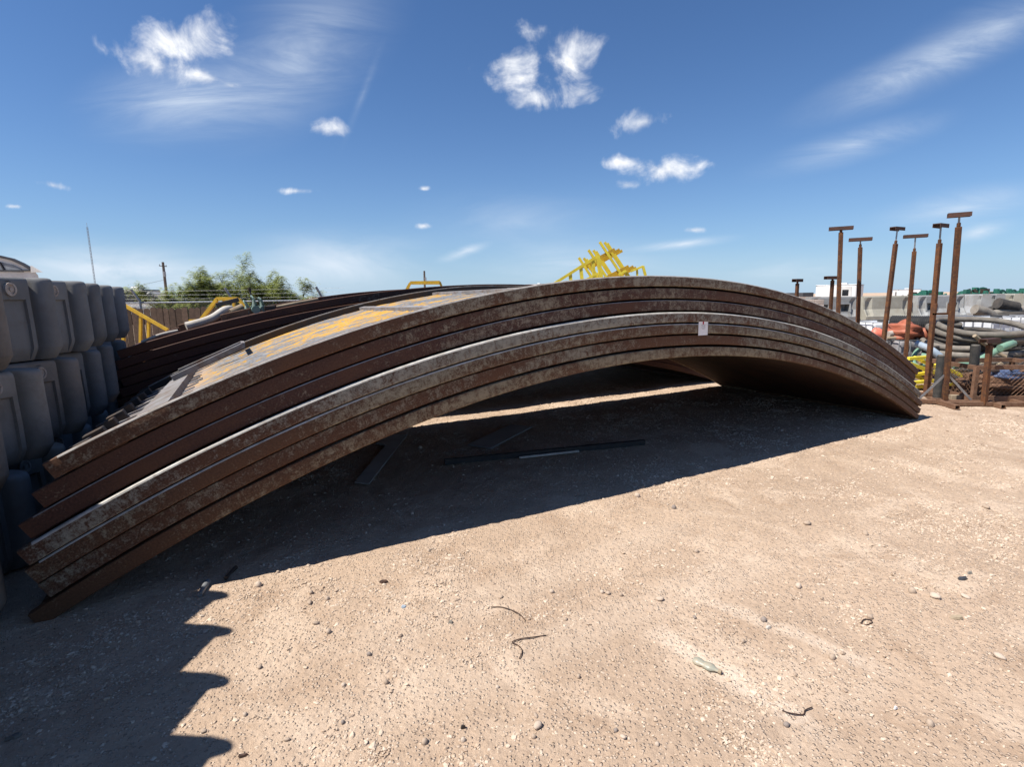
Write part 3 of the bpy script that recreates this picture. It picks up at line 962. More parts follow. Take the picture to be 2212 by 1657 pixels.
# ------------------------------------------------------------------ plastic barriers on the left
def barrier_profile(s, knuckle=False):
    """outward offset of the barrier's end face at position s (0..0.74) along the row"""
    if knuckle:                                   # deep lugs, spaced to shape the points of the cast shadow
        for c in ((.22,) if knuckle == 1 else (.06, .44, .635)):
            a_ = (s - c) / (.085 if c > .1 else .10)
            if abs(a_) < 1: return -.13 + .175 * math.sqrt(1 - a_ * a_)
        return -.13
    if s < .53: return -.040
    if s < .57:
        a_ = (s - .53) / .04
        return -.040 - .05 * math.sin(math.pi * a_)
    a_ = (s - .652) / .084
    return -.062 + .078 * (max(0., 1 - abs(a_) ** 2.2)) ** .5 if abs(a_) < 1 else -.062


def barrier_mesh(h=.595, depth=.60, knuckle=False):
    mb = MB()
    ss = [0, .02, .22, .225, .49, .495, .52, .53] + [.53 + .04 * i / 5 for i in range(1, 6)] + [.57 + .17 * (1 - math.cos(math.pi * i / 14)) / 2 for i in range(1, 15)]
    if knuckle: ss = [i * .74 / 48 for i in range(49)]
    zs = [(0, -.075), (.012, -.058), (.085, -.004), (.10, 0), (.25, .0), (.43, -.006), (.4405, -.006), (.555, -.006), (.575, -.011), (.588, -.022), (h, -.045)]
    rows = []
    for z, ins in zs:
        r = []
        for s in ss:
            x = barrier_profile(s, knuckle) + ins * (1.0 if s > .53 else .75)
            if not knuckle and .222 < s < .492 and .05 < z < .44: x -= .02
            r.append((x, s, z))
        rows.append(r)
    b = mb.quad_grid(rows)
    m = len(ss)
    # top, back and sides
    top = [(x, s, z) for (x, s, z) in rows[-1]]
    mb.quad_grid([rows[-1], [(-depth, s, h) for s in ss]])
    mb.quad_grid([[(-depth, s, 0) for s in ss], rows[0]])
    mb.quad_grid([[(-depth, s, h) for s in ss], [(-depth, s, 0) for s in ss]])
    for k in (0, -1):
        col = [r[k] for r in rows]
        bk = [(-depth, ss[k], z) for z, _ in zs]
        mb.quad_grid([col, bk] if k == 0 else [bk, col])
    return mb


bm_mesh = barrier_mesh().mesh('barrier_body')
bm_mesh.polygons.foreach_set('use_smooth', [True] * len(bm_mesh.polygons))
bm_mesh.set_sharp_from_angle(angle=math.radians(38))
plug_mb = MB()
plug_mb.ring((-.056, .375, .51), 0.0, .046, .022, (1, 0, 0), 22); plug_mb.ring((-.036, .375, .51), .032, .046, .008, (1, 0, 0), 22); plug_mb.ring((-.036, .375, .51), .0, .013, .010, (1, 0, 0), 10)
plug_mesh = plug_mb.mesh('drain_plug')
seal_mb = MB(); seal_mb.ring((-.058, .375, .51), .047, .060, .012, (1, 0, 0), 22)
seal_mesh = seal_mb.mesh('plug_seal')
rownames = ['on the dirt', 'in the middle tier', 'in the top tier']
ORD = ['first', 'second', 'third', 'fourth', 'fifth', 'sixth', 'seventh', 'eighth', 'ninth', 'tenth']
plug_mesh.materials.append(M['plug']); seal_mesh.materials.append(M['black_rubber'])
BMG = bm_mesh; BMB = bm_mesh.copy(); BMW = bm_mesh.copy()
BMG.materials.append(M['barrier']); BMB.materials.append(M['barrier_bluish']); BMW.materials.append(M['barrier_dusty'])
YAW = math.radians(33)
far_un = [[(-1.95, -.24), (-1.25, -.24), (-.55, -.22), (.14, -.14), (.80, -.14), (1.5, -.12), (2.2, -.11), (2.9, -.11), (3.6, -.11), (4.3, -.11)],
          [(-2.4, -.24), (-1.7, -.24), (-1.0, -.24), (-.3, -.22), (.40, -.13), (1.12, -.09), (1.87, -.04), (2.6, -.05), (3.3, -.06), (4.0, -.06)],
          [(-2.7 + .37 * q, -.27) for q in range(9)] + [(1.01, -.20), (1.76, -.12), (2.40, -.03), (3.0, -.04), (3.62, -.04), (4.2, -.04)]]
ORD = ORD + ['eleventh', 'twelfth', 'thirteenth', 'fourteenth', 'fifteenth']
for row in range(3):
    for i, (nf, uf) in enumerate(far_un[row]):
        small = row == 2 and nf < .8  # out-of-view units, shortened so their cast shadow gets closer points
        nf += random.uniform(-.02, .02); uf += random.uniform(-.012, .012)
        ysc = .44 if small else .84
        ln_ = .74 * ysc
        yw = YAW + random.uniform(-.04, .04) + (.06 if small else 0)
        n0, u0 = nf - ln_ * math.cos(yw), uf - ln_ * math.sin(yw)
        w = U(u0, n0, row * .6 + .002)
        kind = 2 if (row, i) in ((1, 6), (0, 3), (2, 9)) else (1 if (i * 7 + row * 3) % 4 == 0 or nf > 2.2 else 0)
        tint = ('dull grey', 'blue-grey', 'dust-bleached grey')[kind]
        bar_ = thing('plastic_barrier', '%s plastic barrier %s of the pile, %s from its board-fence end' % (tint, rownames[row], ORD[len(far_un[row]) - 1 - i]), 'barrier', w, RZ - yw, 'plastic barriers piled three high')
        bar_.scale = (1, ysc, .99)
        o = bpy.data.objects.new('barrier_body', (BMG, BMB, BMW)[kind]); COL.objects.link(o); o.parent = bar_
        if nf < 2.5 and not small:
            pq = bar_
            for nm, ms in (('drain_plug', plug_mesh), ('plug_seal', seal_mesh)):
                q = bpy.data.objects.new(nm, ms); COL.objects.link(q); q.parent = pq; pq = q

# ------------------------------------------------------------------ left background
# high van parked behind the barriers
van = thing('parked_van', 'grey high-roofed van with sloping windscreen, parked behind the barrier pile', 'van', (0, 0, 0))
Yv = 15.0


def vanp(px, py, dy=0.):
    q = at(px, py, Yv); return Vector((q.x, Yv + dy, q.z))


roof_px = [(-260, 552), (-60, 550), (0, 555), (30, 562), (52, 572), (74, 585)]
nose_px = [(82, 594), (88, 615), (90, 650)]
prof = [vanp(*q) for q in roof_px] + [vanp(*q) for q in nose_px]
prof = prof + [Vector((prof[-1].x, Yv, .35)), Vector((prof[0].x, Yv, .35))]
mb = MB(); wv = 2.0
rows = [[Vector((q.x - d_ * .72, q.y + d_ * .70, q.z)) for q in prof] for d_ in (0, wv)]
mb.quad_grid(rows, closed=True)
k_ = len(prof)
mb.f.append(tuple(range(k_))); mb.f.append(tuple(reversed(range(k_, 2 * k_))))
mb.build('body', M['offwhite'], van)
mb = MB()
for a_, b_ in zip(roof_px[:-1], roof_px[1:]):
    p_, q_ = vanp(a_[0], a_[1] - 1.5, -.03), vanp(b_[0], b_[1] - 1.5, -.03)
    mb.bar(p_, q_, .10, .055)
mb.build('roof_trim', M['dark_paint'], van)
mb = MB()
gl = [vanp(-80, 563, -.02), vanp(0, 566, -.02), vanp(28, 572, -.02), vanp(46, 580, -.02), vanp(52, 588, -.02), vanp(-80, 586, -.02)]
mb.v = [tuple(q) for q in gl] + [tuple(q + Vector((0, .015, 0))) for q in gl]; mb.f = [tuple(range(6)), tuple(reversed(range(6, 12)))] + [(i, (i + 1) % 6, 6 + (i + 1) % 6, 6 + i) for i in range(6)]
mb.build('side_window', plain('hazy_glass', (.22, .23, .25), (.15, .155, .17), 3., .15, 0, 0), van)
mb = MB(); mb.bar(vanp(-60, 584, -.04), vanp(72, 584.5, -.04), .04, .03); mb.bar(vanp(2, 566, -.04), vanp(12, 584, -.04), .04, .03); mb.build('window_frame', M['dark_paint'], van)
mb = MB()
for wx in (-200, 95):
    mb.ring(vanp(wx, 600) * 1 + Vector((0, -.02, .33 - vanp(wx, 600).z)), .18, .33, .22, (0, 1, 0), 18)
mb.build('wheel_pair', M['black_rubber'], van)
mb = MB(); a_ = vanp(76, 574, -.15); b_ = vanp(100, 588, -.15); mb.v = [tuple(a_), tuple(b_), tuple(vanp(77, 589, -.15)), tuple(a_ + Vector((0, .05, 0))), tuple(b_ + Vector((0, .05, 0))), tuple(vanp(77, 589, -.10))]
mb.f = [(0, 1, 2), (5, 4, 3), (0, 3, 4, 1), (1, 4, 5, 2), (2, 5, 3, 0)]; mb.build('wind_deflector', M['offwhite'], van)

# motorhome far behind the fence
Yr = 50.0


def box_px(name, mat, parent, x0, y0, x1, y1, Y, depth, dy=0.):
    a_, b_ = at(x0, y0, Y), at(x1, y1, Y)
    mb = MB(); mb.box(((a_.x + b_.x) / 2, Y + depth / 2 + dy, (a_.z + b_.z) / 2), (abs(b_.x - a_.x), depth, abs(a_.z - b_.z)))
    return mb.build(name, mat, parent)


rv = thing('motorhome', 'dark motorhome with tinted windows and white roof unit beyond the board fence', 'motorhome', at(295, 660, Yr) * 1)
rv.location = (0, 0, 0)
bevel(box_px('body', M['dark_paint'], rv, 232, 626, 318, 700, Yr, 2.6), .15, 3)
box_px('lower_band', M['offwhite'], rv, 228, 655, 321, 690, Yr, .1, -.12)
box_px('window', M['dark_glass'], rv, 266, 631, 303, 648, Yr, .05, -.06)
for yy_ in (636, 642): box_px('window_slat', M['dark_paint'], rv, 266, yy_, 303, yy_ + .8, Yr, .05, -.10)
bevel(box_px('cab', M['offwhite'], rv, 312, 631, 331, 700, Yr, 2.4, .1), .2, 3)
box_px('cab_window', M['dark_glass'], rv, 315, 635, 327, 648, Yr, .05, .02)
bevel(box_px('roof_unit', M['white_paint'], rv, 268, 619, 286, 626.5, Yr, .9, .8), .08, 2)
mb = MB()
for wx in (250, 300): mb.ring((at(wx, 660, Yr).x, Yr - .05, .4), .2, .4, .3, (0, 1, 0), 16)
mb.build('wheel_pair', M['black_rubber'], rv)

wt_ = thing('white_trailer', 'long low white trailer beyond the chain-link fence', 'trailer')
box_px('body', M['offwhite'], wt_, 262, 655, 352, 682, 42., 2.4)
box_px('rail', M['galv'], wt_, 262, 664, 352, 666, 42., .06, -.08)
mb = MB()
for wx in (290, 312): mb.ring((at(wx, 670, 42.).x, 41.85, .38), .18, .38, .3, (0, 1, 0), 16)
mb.build('wheel_pair', M['black_rubber'], wt_)

for (x0, y0, x1, lab) in ((640, 646, 700, 'pale trailer roof with two white vents showing over the rear stack'), (430, 655, 560, 'low pale shed roof behind the bush')):
    t_ = thing('far_trailer', lab, 'trailer')
    box_px('body', M['offwhite'], t_, x0, y0 + 1, x1, 690, 55., 2.4)
    box_px('roof_vent', M['white_paint'], t_, x0 + 20, y0 - 5, x0 + 38, y0 + 1.2, 55., .8, .6)
    box_px('roof_vent', M['galv'], t_, x0 + 39, y0 - 4, x0 + 44, y0 + 1.2, 55., .6, .6)

# board fence
Yf = 12.6
fence = thing('board_fence', 'weathered brown wooden board fence behind the yard clutter', 'fence', (0, Yf, 0))
xl, xr = at(150, 670, Yf).x, at(720, 640, Yf).x
ztop = at(340, 665, Yf).z
n_p = int((xr - xl) / .152)
pick = []
for v in range(3):
    mb = MB(); w_, h_, t_ = .140, ztop + (v - 1) * .012, .018
    pts = [(-w_ / 2, 0), (w_ / 2, 0), (w_ / 2, h_ - .035), (w_ / 2 - .035, h_), (-w_ / 2 + .035, h_), (-w_ / 2, h_ - .035)]
    mb.v = [(x, -t_ / 2, z) for x, z in pts] + [(x, t_ / 2, z) for x, z in pts]
    mb.f = [tuple(range(6)), tuple(reversed(range(6, 12)))] + [((i + 1) % 6, i, 6 + i, 6 + (i + 1) % 6) for i in range(6)]
    m_ = mb.mesh('picket'); m_.materials.append(M['wood_fence']); pick.append(m_)
for i in range(n_p):
    o = bpy.data.objects.new('picket', pick[random.randrange(3)]); COL.objects.link(o); o.parent = fence
    o.location = (xl + i * .152, random.uniform(-.006, .006), 0); o.rotation_euler = (0, random.uniform(-.012, .012), 0)
for z in (.35, ztop - .35):
    mb = MB(); mb.box(((xl + xr) / 2, .035, z), (xr - xl, .04, .085)); mb.build('fence_rail', M['wood_fence'], fence)
for i in range(int((xr - xl) / 2.4) + 1):
    mb = MB(); mb.box((xl + i * 2.4, .10, ztop * .48), (.09, .09, ztop * .96)); mb.build('fence_post', M['wood_fence'], fence)

# chain-link fence with barbed wire
Yc = 13.6
cl = thing('chain_link_fence', 'galvanised chain-link fence topped with barbed wire beyond the board fence', 'fence', (0, Yc, 0))
zr = at(320, 654, Yc).z
mb = MB(); mb.tube([(xl - 1, 0, zr), (xr, 0, zr)], .022, 8); mb.build('top_rail', M['galv'], cl)
for px in (306, 700, 150, 506):
    x = at(px, 680, Yc).x
    mb = MB(); mb.tube([(x, 0, 0), (x, 0, zr + .03), (x - .12, -.1, zr + .34)], .032, 8); mb.build('fence_post', M['galv'], cl)
for i in range(3):
    mb = MB(); mb.tube([(xl - 1, -.035 * (i + 1), zr + .1 * (i + 1)), ((xl + xr) / 2, -.035 * (i + 1), zr + .1 * (i + 1) - .02), (xr, -.035 * (i + 1), zr + .1 * (i + 1))], .0014, 4)
    for b_ in range(40):
        x = xl + (xr - xl) * b_ / 40
        mb.box((x, -.035 * (i + 1), zr + .1 * (i + 1)), (.004, .014, .014))
    mb.build('barbed_strand', M['galv'], cl)
mb = MB()
x = xl - 1
while x < xr:
    for sgn in (1, -1):
        xa, xb = (x, x + zr) if sgn > 0 else (x + zr, x)
        mb.tube([(xa, 0, .03), (xb, .004 * sgn, zr - .02)], .0022, 3, False)
    x += .085
tag(mb.build('wire_mesh', M['galv'], cl), kind='stuff')

# mast, utility pole, power line
mast = thing('radio_mast', 'slender guyed radio mast far off on the skyline', 'mast', (at(196, 545, 220).x, 220, 0))
ta, tb = at(190, 490, 220), at(201, 620, 220)
mb = MB()
for k in range(3):
    dx, dy = .28 * math.cos(k * 2.094), .28 * math.sin(k * 2.094)
    mb.tube([(dx, dy, 0), (dx, dy, ta.z)], .06, 4)
for k in range(26):
    z = k * ta.z / 26
    for j in range(3):
        a1, a2 = j * 2.094, (j + 1) * 2.094
        mb.bar((.28 * math.cos(a1), .28 * math.sin(a1), z), (.28 * math.cos(a2), .28 * math.sin(a2), z + ta.z / 26), .04, .04)
mb.build('lattice', M['galv'], mast)
mb = MB(); mb.tube([(0, 0, ta.z - .1), (0, 0, ta.z + 1.6)], .06, 5); mb.build('antenna', M['galv'], mast)


def utility_pole(label, pt, pb, Y, w, wires=None):
    a_, b_ = at(*pt, Y), at(*pb, Y)
    x = b_.x
    up_ = thing('utility_pole', label, 'utility pole', (x, Y, 0))
    lean = (a_.x - b_.x) / (a_.z - b_.z) * .35
    mb = MB(); mb.tube([(0, 0, 0), (lean * a_.z, 0, a_.z)], w, 10, True, [w, w * .72]); mb.build('pole', M['pole_wood'], up_)
    mb = MB(); mb.box((lean * a_.z + .02, -.1, a_.z - .55), (.07, 1.6, .1)); mb.build('crossarm', M['pole_wood'], up_)
    for s in (-.7, .7):
        mb = MB(); mb.tube([(lean * a_.z + .02, -.1 + s, a_.z - .5), (lean * a_.z + .02, -.1 + s, a_.z - .32)], .04, 8, True, [.05, .03]); mb.build('insulator', M['galv'], up_)
    mb = MB(); mb.tube([(lean * a_.z + w, -.25, a_.z - 2.0), (lean * a_.z + w, -.25, a_.z - 1.3)], .16, 12); mb.build('transformer', M['galv'], up_)
    return a_


ap = utility_pole('dark utility pole standing above the board fence by the bush', (352, 566), (362, 655), 75., .22)
utility_pole('short grey utility pole far behind the rear panel stack', (917, 585), (918, 640), 110., .26)
pts = []
q0, q1 = at(357, 604, 75.), at(120, 640, 95.)
for i in range(17):
    f_ = i / 16; q = q0.lerp(q1, f_); q.z -= 1.2 * 4 * f_ * (1 - f_) * .3; pts.append(q)
mb = MB(); mb.tube(pts, .018, 4)
tag(mb.build('power_line', M['dark_steel']), 'thin power line sagging away from the utility pole', 'power line')


# mesquite bush
def bush(label, cx, cy, spread, height, nb, seed, name='mesquite_tree'):
    rnd = random.Random(seed)
    t_ = thing(name, label, 'tree', (cx, cy, 0))
    wood, leaves = MB(), MB()
    tips = []

    def branch(p, d, ln, r, depth):
        n = 4
        pts = [p.copy()]
        for i in range(n):
            d = (d + Vector((rnd.uniform(-.25, .25), rnd.uniform(-.25, .25), rnd.uniform(-.05, .18)))).normalized()
            p = p + d * (ln / n); pts.append(p.copy())
            if depth <= 2 and i >= 1 and rnd.random() < .85:
                dd = (d + Vector((rnd.uniform(-.9, .9), rnd.uniform(-.9, .9), rnd.uniform(-.2, .6)))).normalized()
                branch(p.copy(), dd, ln * rnd.uniform(.45, .7), r * .55, depth + 1)
        wood.tube(pts, r, 5 if depth < 2 else 3, False, [r * (1 - .7 * i / n) for i in range(n + 1)])
        if depth >= 1:
            for q in pts[1:]:
                tips.append((q, d))
    for b_ in range(nb):
        a_ = 2 * math.pi * b_ / nb + rnd.uniform(-.3, .3)
        d = Vector((math.cos(a_) * spread * rnd.uniform(.3, 1), math.sin(a_) * spread * .6 * rnd.uniform(.3, 1), height * rnd.uniform(.75, 1.0))).normalized()
        branch(Vector((rnd.uniform(-.25, .25) * spread * .5, rnd.uniform(-.15, .15), 0)), d, height * rnd.uniform(.62, .8), .045, 0)
    for q, d in tips:
        for k in range(rnd.randint(5, 10)):
            # a drooping compound leaf: a row of narrow leaflets
            a_ = rnd.uniform(0, 6.28); dd = Vector((math.cos(a_), math.sin(a_), rnd.uniform(-.5, .25))).normalized()
            s = dd.cross(Vector((0, 0, 1))).normalized()
            o_ = q + Vector((rnd.uniform(-.10, .10), rnd.uniform(-.10, .10), rnd.uniform(-.08, .08)))
            L_ = rnd.uniform(.16, .30)
            for m_ in range(4):
                c_ = o_ + dd * (L_ * (m_ + .6) / 4) + Vector((0, 0, -.012 * m_ * m_))
                for sg in (-1, 1):
                    tip = c_ + s * sg * rnd.uniform(.07, .115) + dd * .03 + Vector((0, 0, rnd.uniform(-.02, .006)))
                    b0 = len(leaves.v)
                    leaves.v += [tuple(c_ - dd * .018), tuple(c_ + dd * .022), tuple(tip)]
                    leaves.f.append((b0, b0 + 1, b0 + 2))
    k_ = height / max(q.z for q, d in tips)
    for mb_ in (wood, leaves): mb_.v = [(x * k_ * 1.15, y * k_, z * k_) for x, y, z in mb_.v]
    wood.build('trunk', M['bark'], t_, smooth=True)
    leaves.build('crown', M['leaf'], t_)
    return t_


c_ = at(520, 640, 15.6)
bush('feathery green mesquite bush spreading behind the board fence', c_.x - .3, 15.6, 1.5, 3.05, 15, 3)
c_ = at(420, 640, 15.0)
bush('lower bushy mesquite leaning to the utility pole behind the board fence', c_.x - .25, 15.0, 1.0, 2.6, 11, 8)
c_ = at(640, 640, 16.5)
bush('small sparse pale mesquite at the end of the bushes', c_.x - .1, 16.5, .5, 2.3, 4, 12)
c_ = at(575, 640, 15.2)
bush('broad mesquite bush filling the gap beside the sparse one', c_.x - .1, 15.2, 1.0, 2.35, 11, 17)


# ------------------------------------------------------------------ yellow railings on the left and clutter on the rear stack
def px_bars(name, mat, parent, segs, Y, w, h=None, dy=0.):
    for s in segs:
        (x0, y0, x1, y1) = s[:4]
        y_a = Y + (s[4] if len(s) > 4 else 0); y_b = Y + (s[5] if len(s) > 5 else (s[4] if len(s) > 4 else 0))
        mb = MB(); mb.bar(at(x0, y0, y_a), at(x1, y1, y_b), w, h or w)
        o = mb.build(name, mat, parent)
    return o


yr = thing('yellow_handrail', 'yellow steel handrail sloping down behind the barrier pile', 'handrail')
px_bars('top_rail', M['yellow'], yr, [(268, 659, 362, 713)], 10.6, .055)
px_bars('baluster', M['yellow'], yr, [(304, 682, 303, 790), (321, 690, 320, 790)], 10.62, .045)
px_bars('post', M['yellow'], yr, [(267, 712, 266, 800)], 10.6, .05)
px_bars('foot_rail', M['yellow'], yr, [(266, 770, 362, 792)], 10.64, .05)
yf = thing('yellow_guard_frame', 'yellow trapezoid guard frame standing behind the rear panel stack', 'handrail')
px_bars('frame_bar', M['yellow'], yf, [(426, 702, 470, 645), (470, 645, 514, 645), (514, 645, 535, 668), (426, 702, 424, 800), (535, 668, 536, 800)], 10.2, .06)
px_bars('baluster', M['yellow'], yf, [(484, 647, 485, 790), (505, 648, 507, 790, .4)], 10.22, .045)
px_bars('foot_plate', M['yellow'], yf, [(410, 694, 452, 693)], 10.3, .07)
yk = thing('yellow_guard_frame', 'pale yellow flat-topped guard frame peeping over the rear stack crest', 'handrail')
px_bars('top_plate', M['yellow'], yk, [(887, 610, 950, 609), (885, 612, 950, 612, 1.0)], 13.5, .10, .06)
px_bars('frame_bar', M['yellow'], yk, [(887, 610, 874, 640), (950, 609, 962, 640), (885, 612, 870, 640, 1.0), (874, 640, 872, 760), (962, 640, 964, 760), (870, 640, 868, 760, 1.0)], 13.5, .05)


def on2(px, n_, dr=0.):
    """point on top of the rear stack on the sight-line column px"""
    r = ray(px, 690)
    k = (P0.x * N2.x + P0.y * N2.y + n_) / (r.x * N2.x + r.y * N2.y)
    x, y = r.x * k, r.y * k
    u = (x - P0.x) * E2.x + (y - P0.y) * E2.y
    return Vector((x, y, top2(u) + dr))


def smooth_path(pts, k=6):
    pts = [Vector(p) for p in pts]
    out = []
    for i in range(len(pts) - 1):
        p0, p1, p2, p3 = pts[max(i - 1, 0)], pts[i], pts[i + 1], pts[min(i + 2, len(pts) - 1)]
        for j in range(k):
            t_ = j / k
            out.append(.5 * ((2 * p1) + (p2 - p0) * t_ + (2 * p0 - 5 * p1 + 4 * p2 - p3) * t_ ** 2 + (-p0 + 3 * p1 - 3 * p2 + p3) * t_ ** 3))
    out.append(pts[-1])
    return out


def hose(label, mat, pts, r, group=None, name='hose', cat='hose', seg=8, parent=None, hollow=True):
    mb = MB(); mb.tube(smooth_path(pts), r, seg)
    o = mb.build(name, mat, parent, angle=50)
    if parent is None: tag(o, label, cat, group)
    return o


hose('thick off-white flexible hose lying along the rear stack', M['hose_white'], [on2(400, 3.62, .045), on2(436, 3.66, .045), on2(460, 3.72, .06), on2(485, 3.85, .11), on2(500, 4.0, .11)], .045)
hose('dull pink pipe stub beside the teal valves', M['hose_tan'], [on2(500, 3.75, .07), on2(527, 3.8, .10)], .045, name='pipe_stub', cat='pipe')
for i, (a_, b_, nn) in enumerate(((299, 381, 3.56), (305, 378, 3.64))):
    hose(('thin pale strap trailing over the rear stack edge', 'second grey strap lying beside the pale strap')[i], M['hose_white' if i == 0 else 'hose_grey'], [on2(a_, nn, .012), on2((a_ + b_) / 2, nn + .03, .03), on2(b_, nn + .12, .02)], .014, name='strap', cat='strap')
for i, (a_, b_, nn, lab) in enumerate(((478, 545, 3.6, 'rusty timber-like beam lying under the teal valves'), (385, 470, 3.9, 'rusty flat bar behind the off-white hose'))):
    mb = MB(); mb.bar(on2(a_, nn, .04), on2(b_, nn, .04), .10, .07); tag(bevel(mb.build('rusty_beam', M['frame_rust'])), lab, 'beam')
mb = MB(); mb.bar(on2(470, 4.1, .19), on2(520, 4.1, .20), .16, .05); tag(bevel(mb.build('plank', M['hose_dark'])), 'dark plank resting on the off-white hose', 'plank')
rv_ = random.Random(5)
for i, (px, nn, sc_) in enumerate(((534, 3.62, .52), (552, 3.58, .62), (568, 3.66, .5))):
    v = thing('gate_valve', ('small teal valve beside the pink pipe stub', 'big faded teal valve with raised handwheel on the rear stack', 'teal valve lying against the black fitting')[i], 'valve', on2(px, nn, 0), rv_.uniform(0, 3), 'teal valves on the rear stack')
    mb = MB(); mb.tube([(-.11 * sc_, 0, .075 * sc_), (.11 * sc_, 0, .075 * sc_)], .05 * sc_, 12); mb.build('body', M['teal_valve'], v, angle=40)
    for s in (-1, 1):
        mb = MB(); mb.tube([(s * .10 * sc_, 0, .075 * sc_), (s * .125 * sc_, 0, .075 * sc_)], .075 * sc_, 14); mb.build('flange', M['teal_valve'], v, angle=40)
    mb = MB(); mb.tube([(0, 0, .08 * sc_), (.02, .0, .26 * sc_)], .03 * sc_, 8, True, [.05 * sc_, .018 * sc_]); mb.build('bonnet', M['teal_valve'], v)
    mb = MB(); ring = [(.02 + .08 * sc_ * math.cos(a * .5236), .02 * math.sin(a * .5236), .25 * sc_ + .08 * sc_ * math.sin(a * .5236)) for a in range(13)]
    mb.tube(ring, .010, 6); mb.build('handwheel', M['teal_valve'], v)
mb = MB(); mb.box(on2(585, 3.62, .025), (.12, .09, .05), Matrix.Rotation(.5, 3, 'Z')); mb.tube([on2(578, 3.62, .03), on2(594, 3.66, .03)], .03, 10); tag(bevel(mb.build('black_fitting', M['dark_steel'])), 'black pipe fitting next to the teal valves', 'fitting')
mb = MB(); mb.tube([on2(553, 4.4, 0), on2(545, 4.45, .30)], .014, 8); mb.ring(on2(545, 4.45, .29), .012, .022, .03); tag(mb.build('upright_pipe', M['dark_steel']), 'thin dark pipe sticking up behind the teal valves', 'pipe')
hose('dusty hose draped on the rear stack crest', M['hose_tan'], [on2(600, 3.62, .02), on2(640, 3.6, .02), on2(690, 3.66, .02)], .02)


# ------------------------------------------------------------------ nested yellow stair frames behind
def zc3(x, y): return ((1260 + x / 7.373) * .91746, (540 + y / 7.373) * .91746)


def zbars(name, mat, parent, segs, Y, w, h=None):
    out = []
    for (a_, b_, c_, d_) in segs:
        p_, q_ = zc3(a_, b_), zc3(c_, d_)
        out.append((p_[0], p_[1], q_[0], q_[1]))
    return px_bars(name, mat, parent, out, Y, w, h)


Ys = 14.0
for i, (dx, dy_, dY) in enumerate(((0, 0, 0), (85, 5, .28), (130, 25, .52))):
    fr = thing('yellow_stair_frame', ('front one of three nested yellow stair frames tipped against the sky', 'middle one of three nested yellow stair frames tipped against the sky', 'rear one of three nested yellow stair frames tipped against the sky')[i], 'stair frame', (0, 0, 0), 0, 'nested yellow stair frames')
    S = lambda seg: [(a_ + dx, b_ + dy_, c_ + dx, d_ + dy_) for a_, b_, c_, d_ in seg]
    zbars('leg', M['yellow_bright'], fr, S([(1120, 215, 1860, 1340), (925, 355, 1600, 1380), (758, 490, 1360, 1420)]), Ys + dY, .062)
    zbars('tread', M['yellow'], fr, S([(800, 660, 1380, 345), (1100, 900, 1620, 640), (1300, 1220, 1860, 930)]), Ys + dY + .07, .06, .075)
ra = thing('yellow_handrail', 'bright sunlit yellow handrail panel in front of the stair frames', 'handrail')
zbars('top_rail', M['yellow_bright'], ra, [(420, 885, 1082, 462), (300, 960, 420, 885)], Ys - .5, .07)
zbars('post', M['yellow_bright'], ra, [(1082, 455, 1132, 745), (1132, 745, 1180, 1350)], Ys - .5, .10)
zbars('lower_rail', M['yellow_bright'], ra, [(1132, 745, 700, 960)], Ys - .5, .05)
zbars('baluster', M['yellow_bright'], ra, [(608, 770, 640, 1150), (792, 660, 840, 1150), (1000, 530, 1045, 1150)], Ys - .48, .08)
rb_ = thing('yellow_handrail', 'small bright yellow handrail corner at the side of the stair frames', 'handrail')
zbars('top_rail', M['yellow_bright'], rb_, [(1450, 790, 1580, 720), (1660, 730, 1875, 640)], Ys - .3, .05)
zbars('post', M['yellow_bright'], rb_, [(1870, 635, 1915, 800), (1915, 800, 1960, 1350)], Ys - .3, .06)
zbars('baluster', M['yellow_bright'], rb_, [(1768, 700, 1800, 1300), (1580, 720, 1640, 1330)], Ys - .28, .045)
